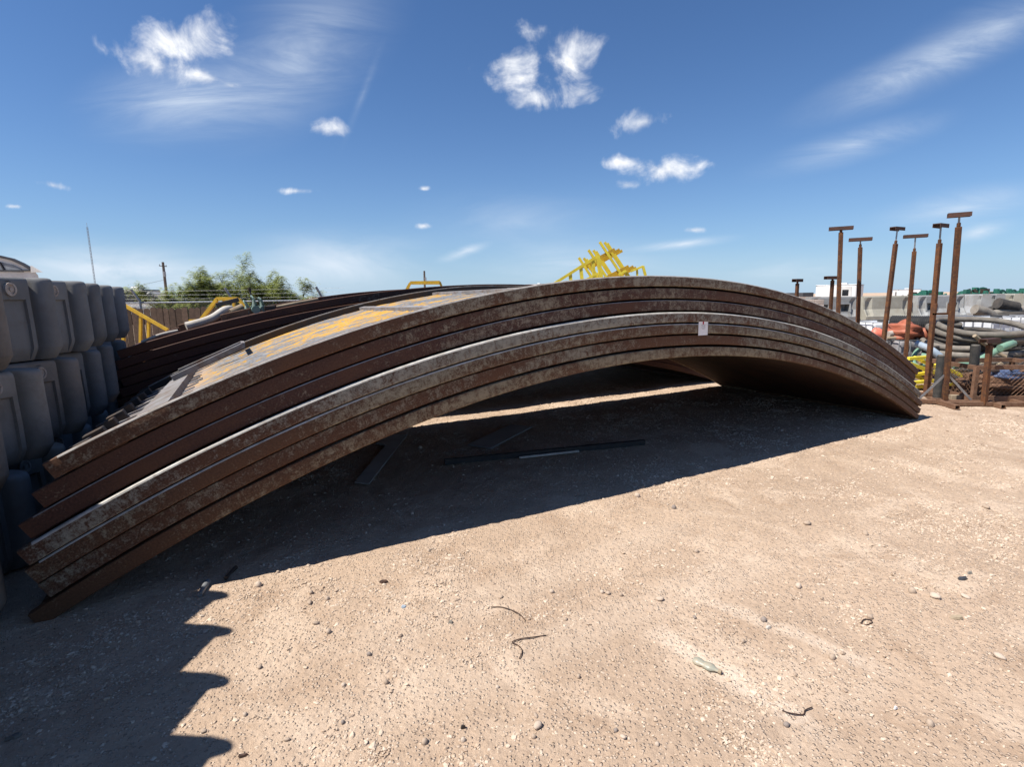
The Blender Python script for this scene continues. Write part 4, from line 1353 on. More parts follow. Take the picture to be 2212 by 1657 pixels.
# ------------------------------------------------------------------ T-headed stands on the right
def t_stand(label, pb, pt, Y, w, head_len, head_rot, rod, base=None):
    """pb/pt: where the tube's foot line and the head were sighted"""
    a_, b_ = at(*pb, Y), at(*pt, Y)
    w *= .80
    d = (b_ - a_).normalized()
    foot = a_ - d * (a_.z / d.z)
    L_ = (b_ - foot).length
    st = thing('t_head_stand', label, 'stand', (foot.x, foot.y, 0), 0, 'rusty T-headed stands')
    o_ = Vector((0, 0, 0))
    tubetop = d * (L_ - rod - .05)
    mb = MB(); mb.bar(o_ + d * .02, tubetop, w, w, (math.sin(head_rot * .5), -math.cos(head_rot * .5), 0)); bevel(mb.build('square_tube', M['pole_rust'], st), .008, 2)
    mb = MB(); mb.bar(tubetop - d * .002, tubetop + d * .055, w * .62, w * .62); bevel(mb.build('screw_nut', M['pole_rust'], st), .01)
    mb = MB(); mb.tube([tubetop, d * (L_ - .012)], w * .21, 10); mb.build('threaded_rod', M['zinc'], st)
    hd = Vector((math.cos(head_rot), math.sin(head_rot), 0)); sd = Vector((-hd.y, hd.x, 0))
    c = d * L_
    hw = .042
    mb = MB(); mb.box(c, (head_len, hw * 2, .010), Matrix((hd, sd, Vector((0, 0, 1)))).transposed())
    for s in (-1, 1):
        mb.box(c + sd * s * (hw + .0045) + Vector((0, 0, -.024)), (head_len, .008, .058), Matrix((hd, sd, Vector((0, 0, 1)))).transposed())
    mb.build('head_channel', M['t_head'], st)
    # foot frame: two skids and a spreader
    if base is None: base = (head_rot, .7, .5)
    rot, ln, sp_ = base
    h1 = Vector((math.cos(rot), math.sin(rot), 0)); h2 = Vector((-h1.y, h1.x, 0))
    mb = MB(); mb.bar(h1 * -ln / 2 + Vector((0, 0, .035)), h1 * ln / 2 + Vector((0, 0, .035)), .06, .06); bevel(mb.build('spreader_bar', M['frame_rust'], st), .006)
    for s in (-1, 1):
        c2 = h1 * s * (ln / 2 + .031) + Vector((0, 0, .035))
        # hollow square skid, open ends
        mb = MB()
        for (dx, dz, wx, wz) in ((0, .027, .06, .006), (0, -.027, .06, .006), (.027, 0, .006, .048), (-.027, 0, .006, .048)):
            p_ = c2 + h1 * dx + Vector((0, 0, dz))
            mb.bar(p_ - h2 * sp_ / 2, p_ + h2 * sp_ / 2, wx, wz)
        mb.build('skid_tube', M['frame_rust'], st)
    for s in ((-1, 1) if base == (-.22, 1.05, .55) else ()):
        mb = MB(); mb.bar(h1 * s * .32 + Vector((0, 0, .07)), d * .42 + h1 * s * w * .4, .028, .012, h2); mb.build('brace', M['zinc'], st)
    return st


t_stand('tall rusty T-headed stand with a bright rod, its skid frame in the open', (2040, 873), (2073, 460), 7.36, .078, .25, -.55, .13, (-.22, 1.05, .55))
t_stand('orange-rust T-headed stand leaning next to the tallest stand', (2000, 856), (2033, 484), 7.96, .075, .26, .50, .22, (-.2, .62, .5))
t_stand('T-headed stand with bowed tube rising behind the orange floats', (1957, 760), (1978, 507), 9.8, .074, .36, -.55, .24)
t_stand('leaning T-headed stand in front of the tan barrier', (1910, 725), (1939, 491), 9.2, .074, .27, .45, .22)
t_stand('T-headed stand with dark wide head behind the panel ends', (1853, 690), (1859, 514), 9.6, .074, .35, -.5, .11)
t_stand('T-headed stand nearest the white enclosed trailer, head almost on the tube', (1811, 660), (1817, 490), 9.3, .076, .36, -.5, .04)
t_stand('short T-headed stand whose head points at the taller stand', (1795, 655), (1799, 597), 9.9, .066, .28, .1, .02)
t_stand('shortest T-headed stand just peeping over the panel crest', (1721, 640), (1723, 603), 10.2, .066, .2, .5, .03)
t_stand('low rusty stand with tilted plate head beside the mesh crate', (2125, 878), (2139, 732), 7.17, .075, .30, .35, .03, (-.14, .95, .55))
bk = thing('square_bracket', 'rusty square bracket clamped on the tallest stand', 'bracket', at(2044, 668, 7.36))
for (dx, dz, sx, sz) in ((-.085, 0, .03, .16), (.115, 0, .04, .16), (.0, -.065, .20, .03)):
    mb = MB(); mb.box((dx - .02, .062, dz), (sx, .04, sz)); bevel(mb.build('bracket_bar', M['pole_rust'], bk), .004)

# ------------------------------------------------------------------ grey barriers on the right, two tiers
def big_barrier(mat, L_=1.54, h=.74, holes=True):
    """jersey-shaped hollow barrier, long face towards -Y, origin at its bottom centre"""
    mb = MB()
    prof = [(-.29, 0.), (-.29, .12), (-.255, .17), (-.15, .34), (-.125, .70), (-.105, h)]

    def fy(z):
        for (a_, za), (b_, zb) in zip(prof[:-1], prof[1:]):
            if za <= z <= zb: return a_ + (b_ - a_) * (z - za) / (zb - za)
        return prof[-1][0]
    hx = [(-.50, -.20), (.20, .50)]
    hz = (.28, .50)
    xs_ = sorted(set([-L_ / 2, -L_ / 2 + .03, -.64, -.58, -.50, -.20, -.03, .03, .20, .50, .58, .64, L_ / 2 - .03, L_ / 2]))
    zs_ = sorted(set([0., .12, .17, .28, .34, .42, .50, .58, .70, h]))

    def P(x, z, side):
        y = fy(z)
        if abs(abs(x) - .61) < .035 and .15 < z < .69: y += .05
        if abs(x) > L_ / 2 - .01: y += .02
        return (x, y * side, z)
    for side in (1, -1):
        for i in range(len(xs_) - 1):
            for j in range(len(zs_) - 1):
                x0_, x1_, z0_, z1_ = xs_[i], xs_[i + 1], zs_[j], zs_[j + 1]
                hole = holes and side == 1 and any(a_ - 1e-6 <= x0_ and x1_ <= b_ + 1e-6 for a_, b_ in hx) and z0_ >= hz[0] - 1e-6 and z1_ <= hz[1] + 1e-6
                if hole: continue
                b = len(mb.v)
                mb.v += [P(x0_, z0_, side), P(x1_, z0_, side), P(x1_, z1_, side), P(x0_, z1_, side)]
                mb.f.append((b, b + 1, b + 2, b + 3) if side == 1 else (b + 3, b + 2, b + 1, b))
    # top, ends, base
    b = len(mb.v)
    mb.v += [(-L_ / 2, prof[-1][0], h), (L_ / 2, prof[-1][0], h), (L_ / 2, -prof[-1][0], h), (-L_ / 2, -prof[-1][0], h)]; mb.f.append((b, b + 1, b + 2, b + 3))
    b = len(mb.v)
    mb.v += [(-L_ / 2, prof[0][0], 0), (L_ / 2, prof[0][0], 0), (L_ / 2, -prof[0][0], 0), (-L_ / 2, -prof[0][0], 0)]; mb.f.append((b + 3, b + 2, b + 1, b))
    for s in (-1, 1):
        pts = [(s * L_ / 2, y, z) for y, z in prof] + [(s * L_ / 2, -y, z) for y, z in reversed(prof)]
        b = len(mb.v); mb.v += pts; idx = tuple(range(b, b + len(pts))); mb.f.append(idx if s > 0 else tuple(reversed(idx)))
    if holes:
        for a_, c_ in hx:
            fr = [(a_, fy(hz[0]), hz[0]), (c_, fy(hz[0]), hz[0]), (c_, fy(hz[1]), hz[1]), (a_, fy(hz[1]), hz[1])]
            bk_ = [(x, .05, z) for x, y, z in fr]
            mb.quad_grid([bk_, fr], closed=True)
            b = len(mb.v); mb.v += bk_; mb.f.append((b, b + 1, b + 2, b + 3))
    me = mb.mesh('barrier_body'); me.materials.append(mat)
    lips = []
    if holes:
        for a_, c_ in hx:
            lm = MB()
            y0_, y1_ = fy(hz[0]) - .008, fy(hz[1]) - .008
            A = [(a_ - .02, y0_, hz[0] - .02), (c_ + .02, y0_, hz[0] - .02), (c_ + .02, y1_, hz[1] + .02), (a_ - .02, y1_, hz[1] + .02)]
            for q in range(4): lm.bar(A[q], A[(q + 1) % 4], .034, .034)
            lme = lm.mesh('fork_slot_rim'); lme.materials.append(mat); lips.append(lme)
    return me, lips


bmods = {k: big_barrier(M[m_], holes=hl) for k, m_, hl in (('slot', 'barrier_pale', True), ('tan', 'barrier_tan', False), ('slot2', 'barrier_bluish', True))}


def add_barrier(kind, label, loc, rz, group='grey barriers stacked two high'):
    t_ = thing('plastic_barrier', label, 'barrier', loc, rz, group)
    me, lips = bmods[kind]
    o = bpy.data.objects.new('barrier_body', me); COL.objects.link(o); o.parent = t_
    for l in lips:
        o = bpy.data.objects.new('fork_slot_rim', l); COL.objects.link(o); o.parent = t_
    return t_


Yb = 16.5
for px, row, kind, lab in ((1792, 1, 'slot', 'pale grey upper-tier barrier with fork slots below the white trailer'), (1906, 1, 'tan', 'tan-grey upper-tier barrier with a white sticker'), (2021, 1, 'slot', 'grey upper-tier barrier with fork slots between the tallest stands'),
                           (1830, 0, 'slot', 'lower-tier grey barrier mostly behind the panel crest'), (1946, 0, 'slot', 'lower-tier grey barrier behind the orange floats'), (2062, 0, 'slot', 'lower-tier grey barrier behind the hose coils')):
    q = at(px, 690, Yb)
    add_barrier(kind, lab, (q.x, Yb + (0 if row else .1), row * .742), .10 + random.uniform(-.03, .03))
q = at(1905, 683, Yb - .32)
stk = MB(); stk.box((0, 0, 0), (.16, .004, .09)); o = stk.build('sticker', M['paper']); o.location = (q.x, Yb - .19, q.z); tag(o, 'blank white sticker on the tan-grey barrier', 'sticker')
# barriers turned end-on beyond them
for i in range(4):
    for row in range(2):
        q = at(2092 + i * 34 + row * 12, 690, 17.6)
        add_barrier('slot' if (i + row) % 3 else 'tan', 'grey barrier stored end-on past the slotted barriers, %s tier' % ('upper' if row else 'lower'), (q.x + .35, 18.1 + .08 * (i % 2), row * .742), math.pi / 2 + .05 - .35, 'barriers stored end-on')
for i in range(3):
    q = at(2130 + i * 45, 670, 21.)
    add_barrier('slot', 'grey barrier in the low far row before the green machines', (q.x, 21., 0), .1, 'far row of barriers')

# ------------------------------------------------------------------ white enclosed trailers and a dark roof
def enclosed_trailer(label, x0, x1, xs_, ytop, ybot, Y):
    """x0..xs_ long side, xs_..x1 end wall"""
    t_ = thing('enclosed_trailer', label, 'trailer')
    ztop_ = at((x0 + x1) / 2, ytop, Y).z
    A, B = at(x0, ytop, Y + 2.), at(xs_, ytop, Y); C = at(x1, ytop, Y + 1.0)
    a_, b_ = Vector((A.x, A.y)), Vector((B.x, B.y))
    dv = (b_ - a_); ln = dv.length; dv.normalize(); nv_ = Vector((-dv.y, dv.x))
    rz = math.atan2(dv.y, dv.x)
    wd = 2.2
    t_.location = (a_.x, a_.y, 0); t_.rotation_euler = (0, 0, rz)
    mb = MB(); mb.box((ln / 2, wd / 2, .45 + (ztop_ - .45) / 2), (ln, wd, ztop_ - .45)); bevel(mb.build('box_body', M['white_paint'], t_), .16, 4)
    mb = MB(); mb.box((ln / 2, wd / 2, ztop_ - .03), (ln + .02, wd + .02, .07)); bevel(mb.build('roof_trim', M['galv'], t_), .03)
    mb = MB(); mb.box((ln * .74, -.012, ztop_ * .62), (.8, .03, ztop_ * .62)); mb.build('side_door', M['offwhite'], t_)
    mb = MB(); mb.box((ln * .74, -.035, ztop_ * .72), (.42, .02, .45)); bevel(mb.build('door_window', M['dark_glass'], t_), .05, 3)
    mb = MB(); mb.box((ln * .6, wd / 2, ztop_ + .06), (.5, .5, .14)); bevel(mb.build('roof_vent', M['white_paint'], t_), .04)
    for k in range(2):
        mb = MB(); mb.ring((ln * .35 + k * .85, -.02, .36), .16, .36, .25, (0, 1, 0), 18); mb.build('wheel', M['black_rubber'], t_)
    mb = MB(); mb.box((ln / 2, wd / 2, .40), (ln * .96, wd * .9, .10)); mb.build('chassis', M['dark_steel'], t_)
    return t_


enclosed_trailer('white enclosed trailer with side door behind the barriers', 1762, 1892, 1852, 614, 640, 40.)
enclosed_trailer('second smaller white trailer beyond the leaning stand', 1928, 1975, 1940, 625, 640, 60.)
enclosed_trailer('far pale trailer showing over the rear stack crest', 1135, 1190, 1170, 613, 640, 80.)
dr_ = thing('dark_shed', 'low dark flat-roofed shed beside the white enclosed trailer', 'shed')
box_px('roof', M['dark_paint'], dr_, 1735, 632, 1757, 641, 38., 3.)
box_px('wall', M['concrete_block'], dr_, 1728, 641, 1772, 668, 37.8, 3.)
cbw = thing('block_pile', 'pale pinkish block pile behind the panel crest', 'blocks')
for i in range(4):
    for j in range(2):
        q = at(1738 + i * 10, 652 + j * 10, 14.); mb = MB(); mb.box(q, (.12, .3, .118)); bevel(mb.build('block', M['concrete_block'], cbw), .008)
mb = MB(); q = at(1753, 662, 14.); mb.box((q.x, 14., (q.z - .06) / 2), (.55, .35, q.z - .062)); mb.build('pallet_base', M['concrete_block'], cbw)


# green machines in a row on the skyline
def machine(label, px, Y, s, mat, ytop):
    q = at(px, ytop, Y)
    t_ = thing('pump_unit', label, 'pump', (q.x, Y, 0), random.uniform(-.3, .3), 'row of green pump units')
    zt = q.z
    mb = MB(); mb.box((0, 0, zt * .33), (s * 1.9, .9, zt * .66)); bevel(mb.build('skid_body', mat, t_), .05)
    mb = MB(); mb.tube([(-s * .45, 0, zt * .72), (s * .35, 0, zt * .74)], s * .28, 12); mb.build('motor', mat, t_, angle=40)
    mb = MB(); mb.tube([(s * .1, -.1, zt * .7), (s * .12, -.1, zt)], s * .13, 10); mb.build('stack', mat, t_, angle=40)
    mb = MB(); mb.ring((s * .42, -.2, zt * .82), s * .10, s * .30, .12, (0, 1, 0), 12); mb.build('flywheel', mat, t_)
    rm = random.Random(int(px * 7))
    for k in range(9):
        mb = MB(); x_, z_ = rm.uniform(-.75, .75) * s, zt * rm.uniform(.66, .90)
        if k % 2: mb.box((x_, rm.uniform(-.45, .1), z_), (s * rm.uniform(.12, .35), .25, zt * rm.uniform(.06, .16)))
        else: mb.tube([(x_, -.3, z_ - zt * .1), (x_ + rm.uniform(-.2, .2) * s, -.2, z_ + zt * .08)], s * rm.uniform(.04, .10), 7)
        mb.build('machine_fitting', mat if k % 3 else M['dark_steel'], t_)
    for k in range(3):
        mb = MB(); mb.tube([(s * (-.5 + k * .3), -.25, zt * .72), (s * (-.5 + k * .3), -.2, zt * (.9 + .03 * k))], s * .06, 6); mb.build('valve_stem', mat, t_)


for i, (px, yt, s, lab) in enumerate(((1988, 632, .8, 'green pump unit between the leaning stands'), (2015, 634, .5, 'small green pump unit beside the orange-rust stand'), (2098, 626, .85, 'tall green pump unit past the tallest stand'), (2122, 633, .6, 'low green pump unit next to the tall one'),
                                     (2145, 629, .7, 'green pump unit with round flywheel over the hose pile'), (2172, 629, .7, 'green pump unit above the black hoses'), (2200, 628, .7, 'green pump unit at the end of the row'), (2225, 627, .8, 'green pump unit closing the row'))):
    machine(lab, px, 27. + (i % 3) * .8, s * 1.3, M['green_machine'], yt - 5)
machine('black pump unit beside the second white trailer', 1968, 28., .9, M['dark_steel'], 631)
rail = thing('pipe_rack_rail', 'long green rail in front of the pump units', 'rail')
px_bars('rail_pipe', M['green_machine'], rail, [(1985, 640, 2225, 638), (1985, 652, 2225, 651)], 26., .08)
px_bars('rail_post', M['green_machine'], rail, [(x, 636, x + 1, 682) for x in (1990, 2040, 2090, 2140, 2190)], 26.05, .09)

# ------------------------------------------------------------------ totes, floats, culvert pipe
def tote(label, px, py, Y, rz, mat, w=1.15, d=.95, h=.98, z0=None):
    q = at(px, py, Y)
    z0 = 0. if z0 is None else z0
    t_ = thing('caged_tote', label, 'tote', (q.x, Y, z0), rz, 'caged liquid totes')
    mb = MB(); mb.box((0, 0, .14 + (h - .14) / 2), (w - .08, d - .08, h - .16)); bevel(mb.build('tank', mat, t_), .07, 3)
    mb = MB(); mb.tube([(0, 0, h - .03), (0, 0, h + .03)], .11, 14); mb.build('cap', M['black_rubber'], t_)
    for k in range(6):
        x = -w / 2 + w * k / 5
        for s in (-1, 1):
            mb = MB(); mb.tube([(x, s * d / 2, .12), (x, s * d / 2, h)], .011, 6); mb.build('cage_upright', M['galv'], t_)
    for k in range(1, 4):
        y = -d / 2 + d * k / 4
        for s in (-1, 1):
            mb = MB(); mb.tube([(s * w / 2, y, .12), (s * w / 2, y, h)], .011, 6); mb.build('cage_upright', M['galv'], t_)
    for z in (.16, .4, .66, h):
        mb = MB(); mb.tube([(-w / 2, -d / 2, z), (w / 2, -d / 2, z), (w / 2, d / 2, z), (-w / 2, d / 2, z), (-w / 2, -d / 2, z)], .012, 6); mb.build('cage_hoop', M['galv'], t_)
    for s in (-1, 0, 1):
        mb = MB(); mb.box((s * w * .42, 0, .055), (.12, d, .11)); mb.build('pallet_foot', M['galv'], t_)
    return t_


tote('bright white caged tote behind the big hose coil', 2150, 700, 12.6, .06, M['tote_white'], 1.15, .95, .98)
tote('white caged tote closing the row past the hose coil', 2262, 700, 12.9, .03, M['tote_white'], 1.0, .95, .97)
tote('white caged tote half hidden by the panel ends and floats', 1905, 710, 12.8, .05, M['tote_white'], 1.2, .95, .90)
tote('dirty grey caged tote under the orange floats', 1962, 745, 10.7, .04, M['tote_grey'], 1.15, .95, .66)
tote('dirty grey caged tote beside the one with floats', 1845, 745, 10.9, .04, M['tote_grey'], 1.15, .95, .64)


for i in range(3):
    tote(('third', 'fourth', 'fifth')[i] + ' white caged tote in the row past the hose coil', 2262, 700, 12.9, .03, M['tote_white'], 1.0, .95, .97).location.x += 1.2 * (i + 1)


def lumpy(label, name, cat, mat, c, size, rz, seed, fold=0., group=None):
    rnd = random.Random(seed)
    ph = [rnd.uniform(0, 6) for _ in range(8)]
    mb = MB(); rows = []
    nu, nv_ = 26, 16
    for j in range(nv_ + 1):
        th_ = math.pi * j / nv_
        r = []
        for i in range(nu):
            a_ = 2 * math.pi * i / nu
            x, y, z = math.sin(th_) * math.cos(a_), math.sin(th_) * math.sin(a_), math.cos(th_)
            q = 1 + .10 * math.sin(3 * a_ + ph[0]) * math.sin(th_) + .08 * math.sin(2 * a_ + 3 * z + ph[1]) + fold * abs(math.sin(5 * z + 1.2 * x + ph[2])) - fold * .5 + .05 * math.sin(7 * x + 5 * z + ph[3])
            z2 = max(z * q, -.62)
            r.append(Vector((x * q * size[0], y * q * size[1], z2 * size[2])))
        rows.append(r)
    mb.quad_grid(rows, closed=True)
    o = mb.build(name, mat, None, smooth=True)
    o.location = c; o.rotation_euler = (0, 0, rz)
    return tag(o, label, cat, group)


Yo = 10.55
zt = .665
q = at(1952, 712, Yo)
lumpy('big crumpled faded-orange float sagging on the grey tote', 'deflated_float', 'float', M['orange'], (at(1953, 712, Yo).x, Yo, zt + .135), (.29, .27, .215), .1, 3, .38)
lumpy('salmon red round float beside the leaning stand', 'deflated_float', 'float', M['salmon'], (at(1901, 716, Yo).x, Yo + .1, zt + .085), (.125, .14, .135), 0, 5, .02)
lumpy('orange rounded float end lying next to the crumpled float', 'deflated_float', 'float', M['orange'], (at(1988, 722, Yo).x, Yo - .08, zt + .085), (.14, .15, .13), .2, 9, .04)
mb = MB(); mb.tube([at(1918, 722, Yo - .05), at(1934, 719, Yo - .02)], .06, 12); o = mb.build('float_neck', M['hose_white'], angle=40); o.location.z += 0
tag(o, 'pale collar between the salmon and the crumpled float', 'collar')
mb = MB(); mb.tube([at(1915, 731, Yo - .1), at(1940, 730, Yo - .12)], .035, 8); tag(mb.build('tan_roll', M['hose_tan'], angle=40), 'tan fabric roll at the foot of the crumpled float', 'roll')
# black corrugated pipe
pA, pB = Vector((at(1925, 700, 11.6).x, 11.6, .92)), Vector((at(1998, 702, 11.2).x, 11.05, .92))
mb = MB(); path = [pA.lerp(pB, i / 40) for i in range(41)]
mb.tube(path, .16, 16, False, [.16 + .012 * (i % 2) for i in range(41)])
dvec = (pB - pA).normalized(); mb.ring(pB - dvec * .3, .135, .152, .302, dvec, 18)
o = mb.build('corrugated_pipe', M['black_rubber']); tag(o, 'black corrugated drain pipe lying behind the orange floats', 'pipe')
mb = MB(); mb.tube([Vector((at(2046, 730, 10.9).x, 10.9, z_)) for z_ in (.1, .95)], .15, 14); mb.ring(Vector((at(2046, 730, 10.9).x, 10.9, .95)), .12, .155, .05); tag(mb.build('black_drum', M['black_rubber'], angle=40), 'black plastic drum standing behind the hose coil', 'drum')
tr_ = thing('pipe_trestle', 'low steel trestle carrying the black corrugated pipe', 'trestle')
for f_ in (.15, .85):
    q = pA.lerp(pB, f_)
    mb = MB(); mb.bar((q.x - .2, q.y, .0), (q.x - .05, q.y, .745), .04, .04); mb.bar((q.x + .2, q.y, .0), (q.x + .05, q.y, .745), .04, .04); mb.bar((q.x - .16, q.y, .735), (q.x + .16, q.y, .735), .05, .03); mb.build('trestle_leg', M['frame_rust'], tr_)

# ------------------------------------------------------------------ hose heap
rh = random.Random(21)


def coil(label, cx, cy, z, R, r, mat, turns=2.2, tilt=(0, 0), squash=.9, group='coiled hoses in the heap', rise=None):
    pts = []
    n = int(26 * turns)
    a0 = rh.uniform(0, 6.28)
    for i in range(n + 1):
        a_ = a0 + 2 * math.pi * turns * i / n
        rr = R * (1 + .05 * math.sin(2.3 * a_ + cx) + .04 * math.sin(.7 * a_))
        x, y = rr * math.cos(a_), rr * squash * math.sin(a_)
        zz_ = z + (rise if rise is not None else 2.05 * r) * turns * i / n + tilt[0] * x + tilt[1] * y + .02 * math.sin(3 * a_)
        pts.append(Vector((cx + x, cy + y, max(zz_, r))))
    mb = MB(); mb.tube(pts, r, 9)
    o = mb.build('hose_coil', mat, None, angle=60)
    return tag(o, label, 'hose', group)


hx, hy = at(2110, 730, 10.0).x, 10.0
coil('wide dark hose coil at the bottom of the heap', hx - .1, hy, .05, .86, .055, M['hose_dark'], 2.1)
coil('grey hose coil near the bottom of the heap', hx + .1, hy + .1, .26, .80, .05, M['hose_grey'], 2.0)
coil('dusty grey hose coil in the middle of the heap', hx - .05, hy, .42, .85, .055, M['hose_grey'], 2.0, (.03, .10))
coil('dark hose coil under the topmost coil', hx + .0, hy + .05, .60, .74, .05, M['hose_dark'], 2.2, (-.03, .12))
coil('large dusty grey hose coil on top of the heap', hx + .05, hy - .1, .80, .80, .055, M['hose_grey'], 1.6, (.03, .17), .95)
coil('dark hose coil lying before the white totes', hx + 1.3, hy + .5, .05, .7, .05, M['hose_dark'], 3.0)
coil('tan hose coil at the edge of the heap past the mesh crate', hx + 1.35, hy - .3, .38, .62, .045, M['hose_tan'], 2.0)
coil('grey hose coil topping the pile past the mesh crate', hx + 1.3, hy + .1, .58, .66, .05, M['hose_grey'], 1.6)
# green and pale-blue lengths in front of the coils
hose('thick green hose bowed across the front of the coils', M['hose_green'], [at(2060, 790, 8.9), at(2085, 787, 8.85), at(2110, 780, 8.8), at(2130, 770, 8.8), at(2165, 752, 8.9), at(2185, 744, 9.1)], .055)
hose('short green hose end beyond the black post', M['hose_green'], [at(2160, 752, 8.75), at(2178, 745, 8.8), at(2188, 742, 8.95)], .06)
hose('pale mint hose stub under the blue lay-flat hose', M['hose_green'], [at(1990, 768, 9.3), at(2012, 772, 9.2)], .05)
hose('wide pale-blue lay-flat hose slanting down behind the orange-rust stand', M['hose_blue'], [at(1978, 742, 9.6), at(2010, 755, 9.4), at(2035, 775, 9.3), at(2055, 800, 9.2), at(2080, 830, 9.1)], .062)
hose('light blue hose trailing at the far side of the coils', M['hose_blue'], [at(2180, 752, 9.6), at(2200, 758, 9.5), at(2225, 770, 9.4)], .06)
hose('blue plastic hose bundle above the tan hoses', M['blue_tarp'], [at(2185, 727, 10.4), at(2205, 722, 10.4), at(2230, 726, 10.4)], .06)
specs = [((1985, 785), (2010, 777), (2040, 785), (2075, 800), 'hose_tan'), ((2050, 800), (2090, 806), (2130, 800), (2160, 786), 'hose_grey'), ((2060, 812), (2090, 825), (2120, 850), (2130, 862), 'hose_grey'),
         ((2070, 806), (2110, 822), (2140, 842), (2160, 860), 'hose_grey'), ((2140, 775), (2170, 768), (2200, 770), (2225, 775), 'hose_tan'), ((2150, 790), (2180, 783), (2205, 788), (2230, 794), 'hose_tan'),
         ((2145, 800), (2180, 797), (2205, 800), (2235, 806), 'hose_dark'), ((2105, 725), (2130, 745), (2160, 765), (2195, 780), 'hose_tan'), ((2130, 760), (2165, 770), (2195, 764), (2230, 765), 'hose_grey'),
         ((2120, 810), (2150, 800), (2165, 780), (2150, 768), 'hose_tan'), ((2040, 806), (2075, 800), (2120, 805), (2150, 815), 'hose_dark'), ((1990, 775), (2030, 790), (2070, 815), (2110, 860), 'hose_blue'), ((2160, 812), (2190, 806), (2215, 812), (2240, 820), 'hose_grey')]
hl = ['tan hose arching beside the pale-blue lay-flat hose', 'grey hose curving under the green hose', 'thin grey hose fanning towards the mesh crate', 'pale grey hose fanning down past the black post', 'tan hose winding above the mesh crate', 'second tan hose lying just over the crate rim', 'dark hose resting on the mesh crate rim',
      'tan hose dropping diagonally across the coils', 'grey hose looping past the far side of the coils', 'tan hose bent in a hook beside the second black post', 'dark hose below the green hose', 'narrow pale-blue hose running to the ground', 'grey hose on the far end of the crate']
for i, sp_ in enumerate(specs):
    Yh = 8.9 + .12 * (i % 5)
    hose(hl[i], M[sp_[4]], [at(x, y, Yh + .08 * math.sin(i + k)) for k, (x, y) in enumerate(sp_[:4])], .022 + .012 * (i % 3))
# fill under the loose lengths so that they rest on something
for i in range(9):
    a_ = rh.uniform(0, 6.28)
    coil(['low dark hose loop at the foot of the heap', 'low grey hose loop at the foot of the heap', 'low tan hose loop at the foot of the heap'][i % 3], hx - .9 + i * .28, 9.35 + .12 * (i % 3), .03 + .07 * (i % 4), .38 + .05 * (i % 3), .035, M[('hose_dark', 'hose_grey', 'hose_tan')[i % 3]], 2.5, (0, 0), .6, 'low hose loops in the heap')
for i in range(16):
    cx_, cy_ = hx - .95 + rh.uniform(0, 2.6), 9.0 + rh.uniform(0, 1.0)
    R_ = rh.uniform(.25, .6)
    mt_ = ('hose_grey', 'hose_dark', 'hose_tan', 'hose_green', 'hose_grey', 'hose_blue')[i % 6]
    a0_ = rh.uniform(0, 6.28); sw_ = rh.uniform(2.2, 5.0); zb_ = .12 + .42 * rh.random() * (1 - abs(cx_ - hx) / 3)
    pts = [Vector((cx_ + R_ * math.cos(a0_ + sw_ * k / 7) + .04 * k, cy_ + R_ * .7 * math.sin(a0_ + sw_ * k / 7), zb_ + .10 * math.sin(1.7 * k + i) + .12 * math.sin(a0_ + sw_ * k / 7))) for k in range(8)]
    for q_ in pts: q_.z = max(q_.z, .04)
    nm_ = {'hose_grey': 'grey', 'hose_dark': 'dark', 'hose_tan': 'tan', 'hose_green': 'green', 'hose_blue': 'pale blue'}[mt_]
    hose('loose %s hose length tangled in the heap behind the mesh crate' % nm_, M[mt_], pts, rh.uniform(.022, .045), 'tangled hose lengths')
# black hoses stacked on the far tier
for i, (pts, mt_, r_) in enumerate((([(2105, 668), (2130, 675), (2150, 690)], 'hose_grey', .13), ([(2120, 690), (2160, 675), (2230, 668)], 'hose_grey', .11), ([(2110, 682), (2150, 668), (2180, 662)], 'hose_dark', .12), ([(2150, 690), (2190, 684), (2230, 684)], 'hose_dark', .13),
                                   ([(2155, 655), (2175, 660), (2195, 664)], 'hose_dark', .15), ([(2170, 692), (2200, 695), (2235, 692)], 'hose_dark', .12))):
    hose(('thick pale-grey pipe slanting in front of the green pumps', 'long grey pipe on the dark pipe pile', 'black pipe lying across the dark pipe pile', 'dark pipe in the middle of the pile behind the totes', 'short dark pipe with open mouth crowning the pile', 'dark pipe low in the pile behind the totes')[i], M[mt_], [at(x, y, 14.2 + .25 * (i % 3)) for x, y in pts], r_, 'large pipes piled behind the totes', 'pipe', 'pipe', 12)
prk = thing('pipe_rack', 'low steel rack under the dark pipe pile', 'rack')
for px in (2112, 2160, 2215):
    q = at(px, 702, 14.4); mb = MB(); mb.box((q.x, 14.4, q.z / 2), (.12, 1.0, q.z)); mb.build('rack_leg', M['dark_steel'], prk)
qa, qb = at(2100, 700, 14.4), at(2235, 697, 14.4)
mb = MB(); mb.bar(qa, qb, .9, .06); mb.build('rack_deck', M['dark_steel'], prk)

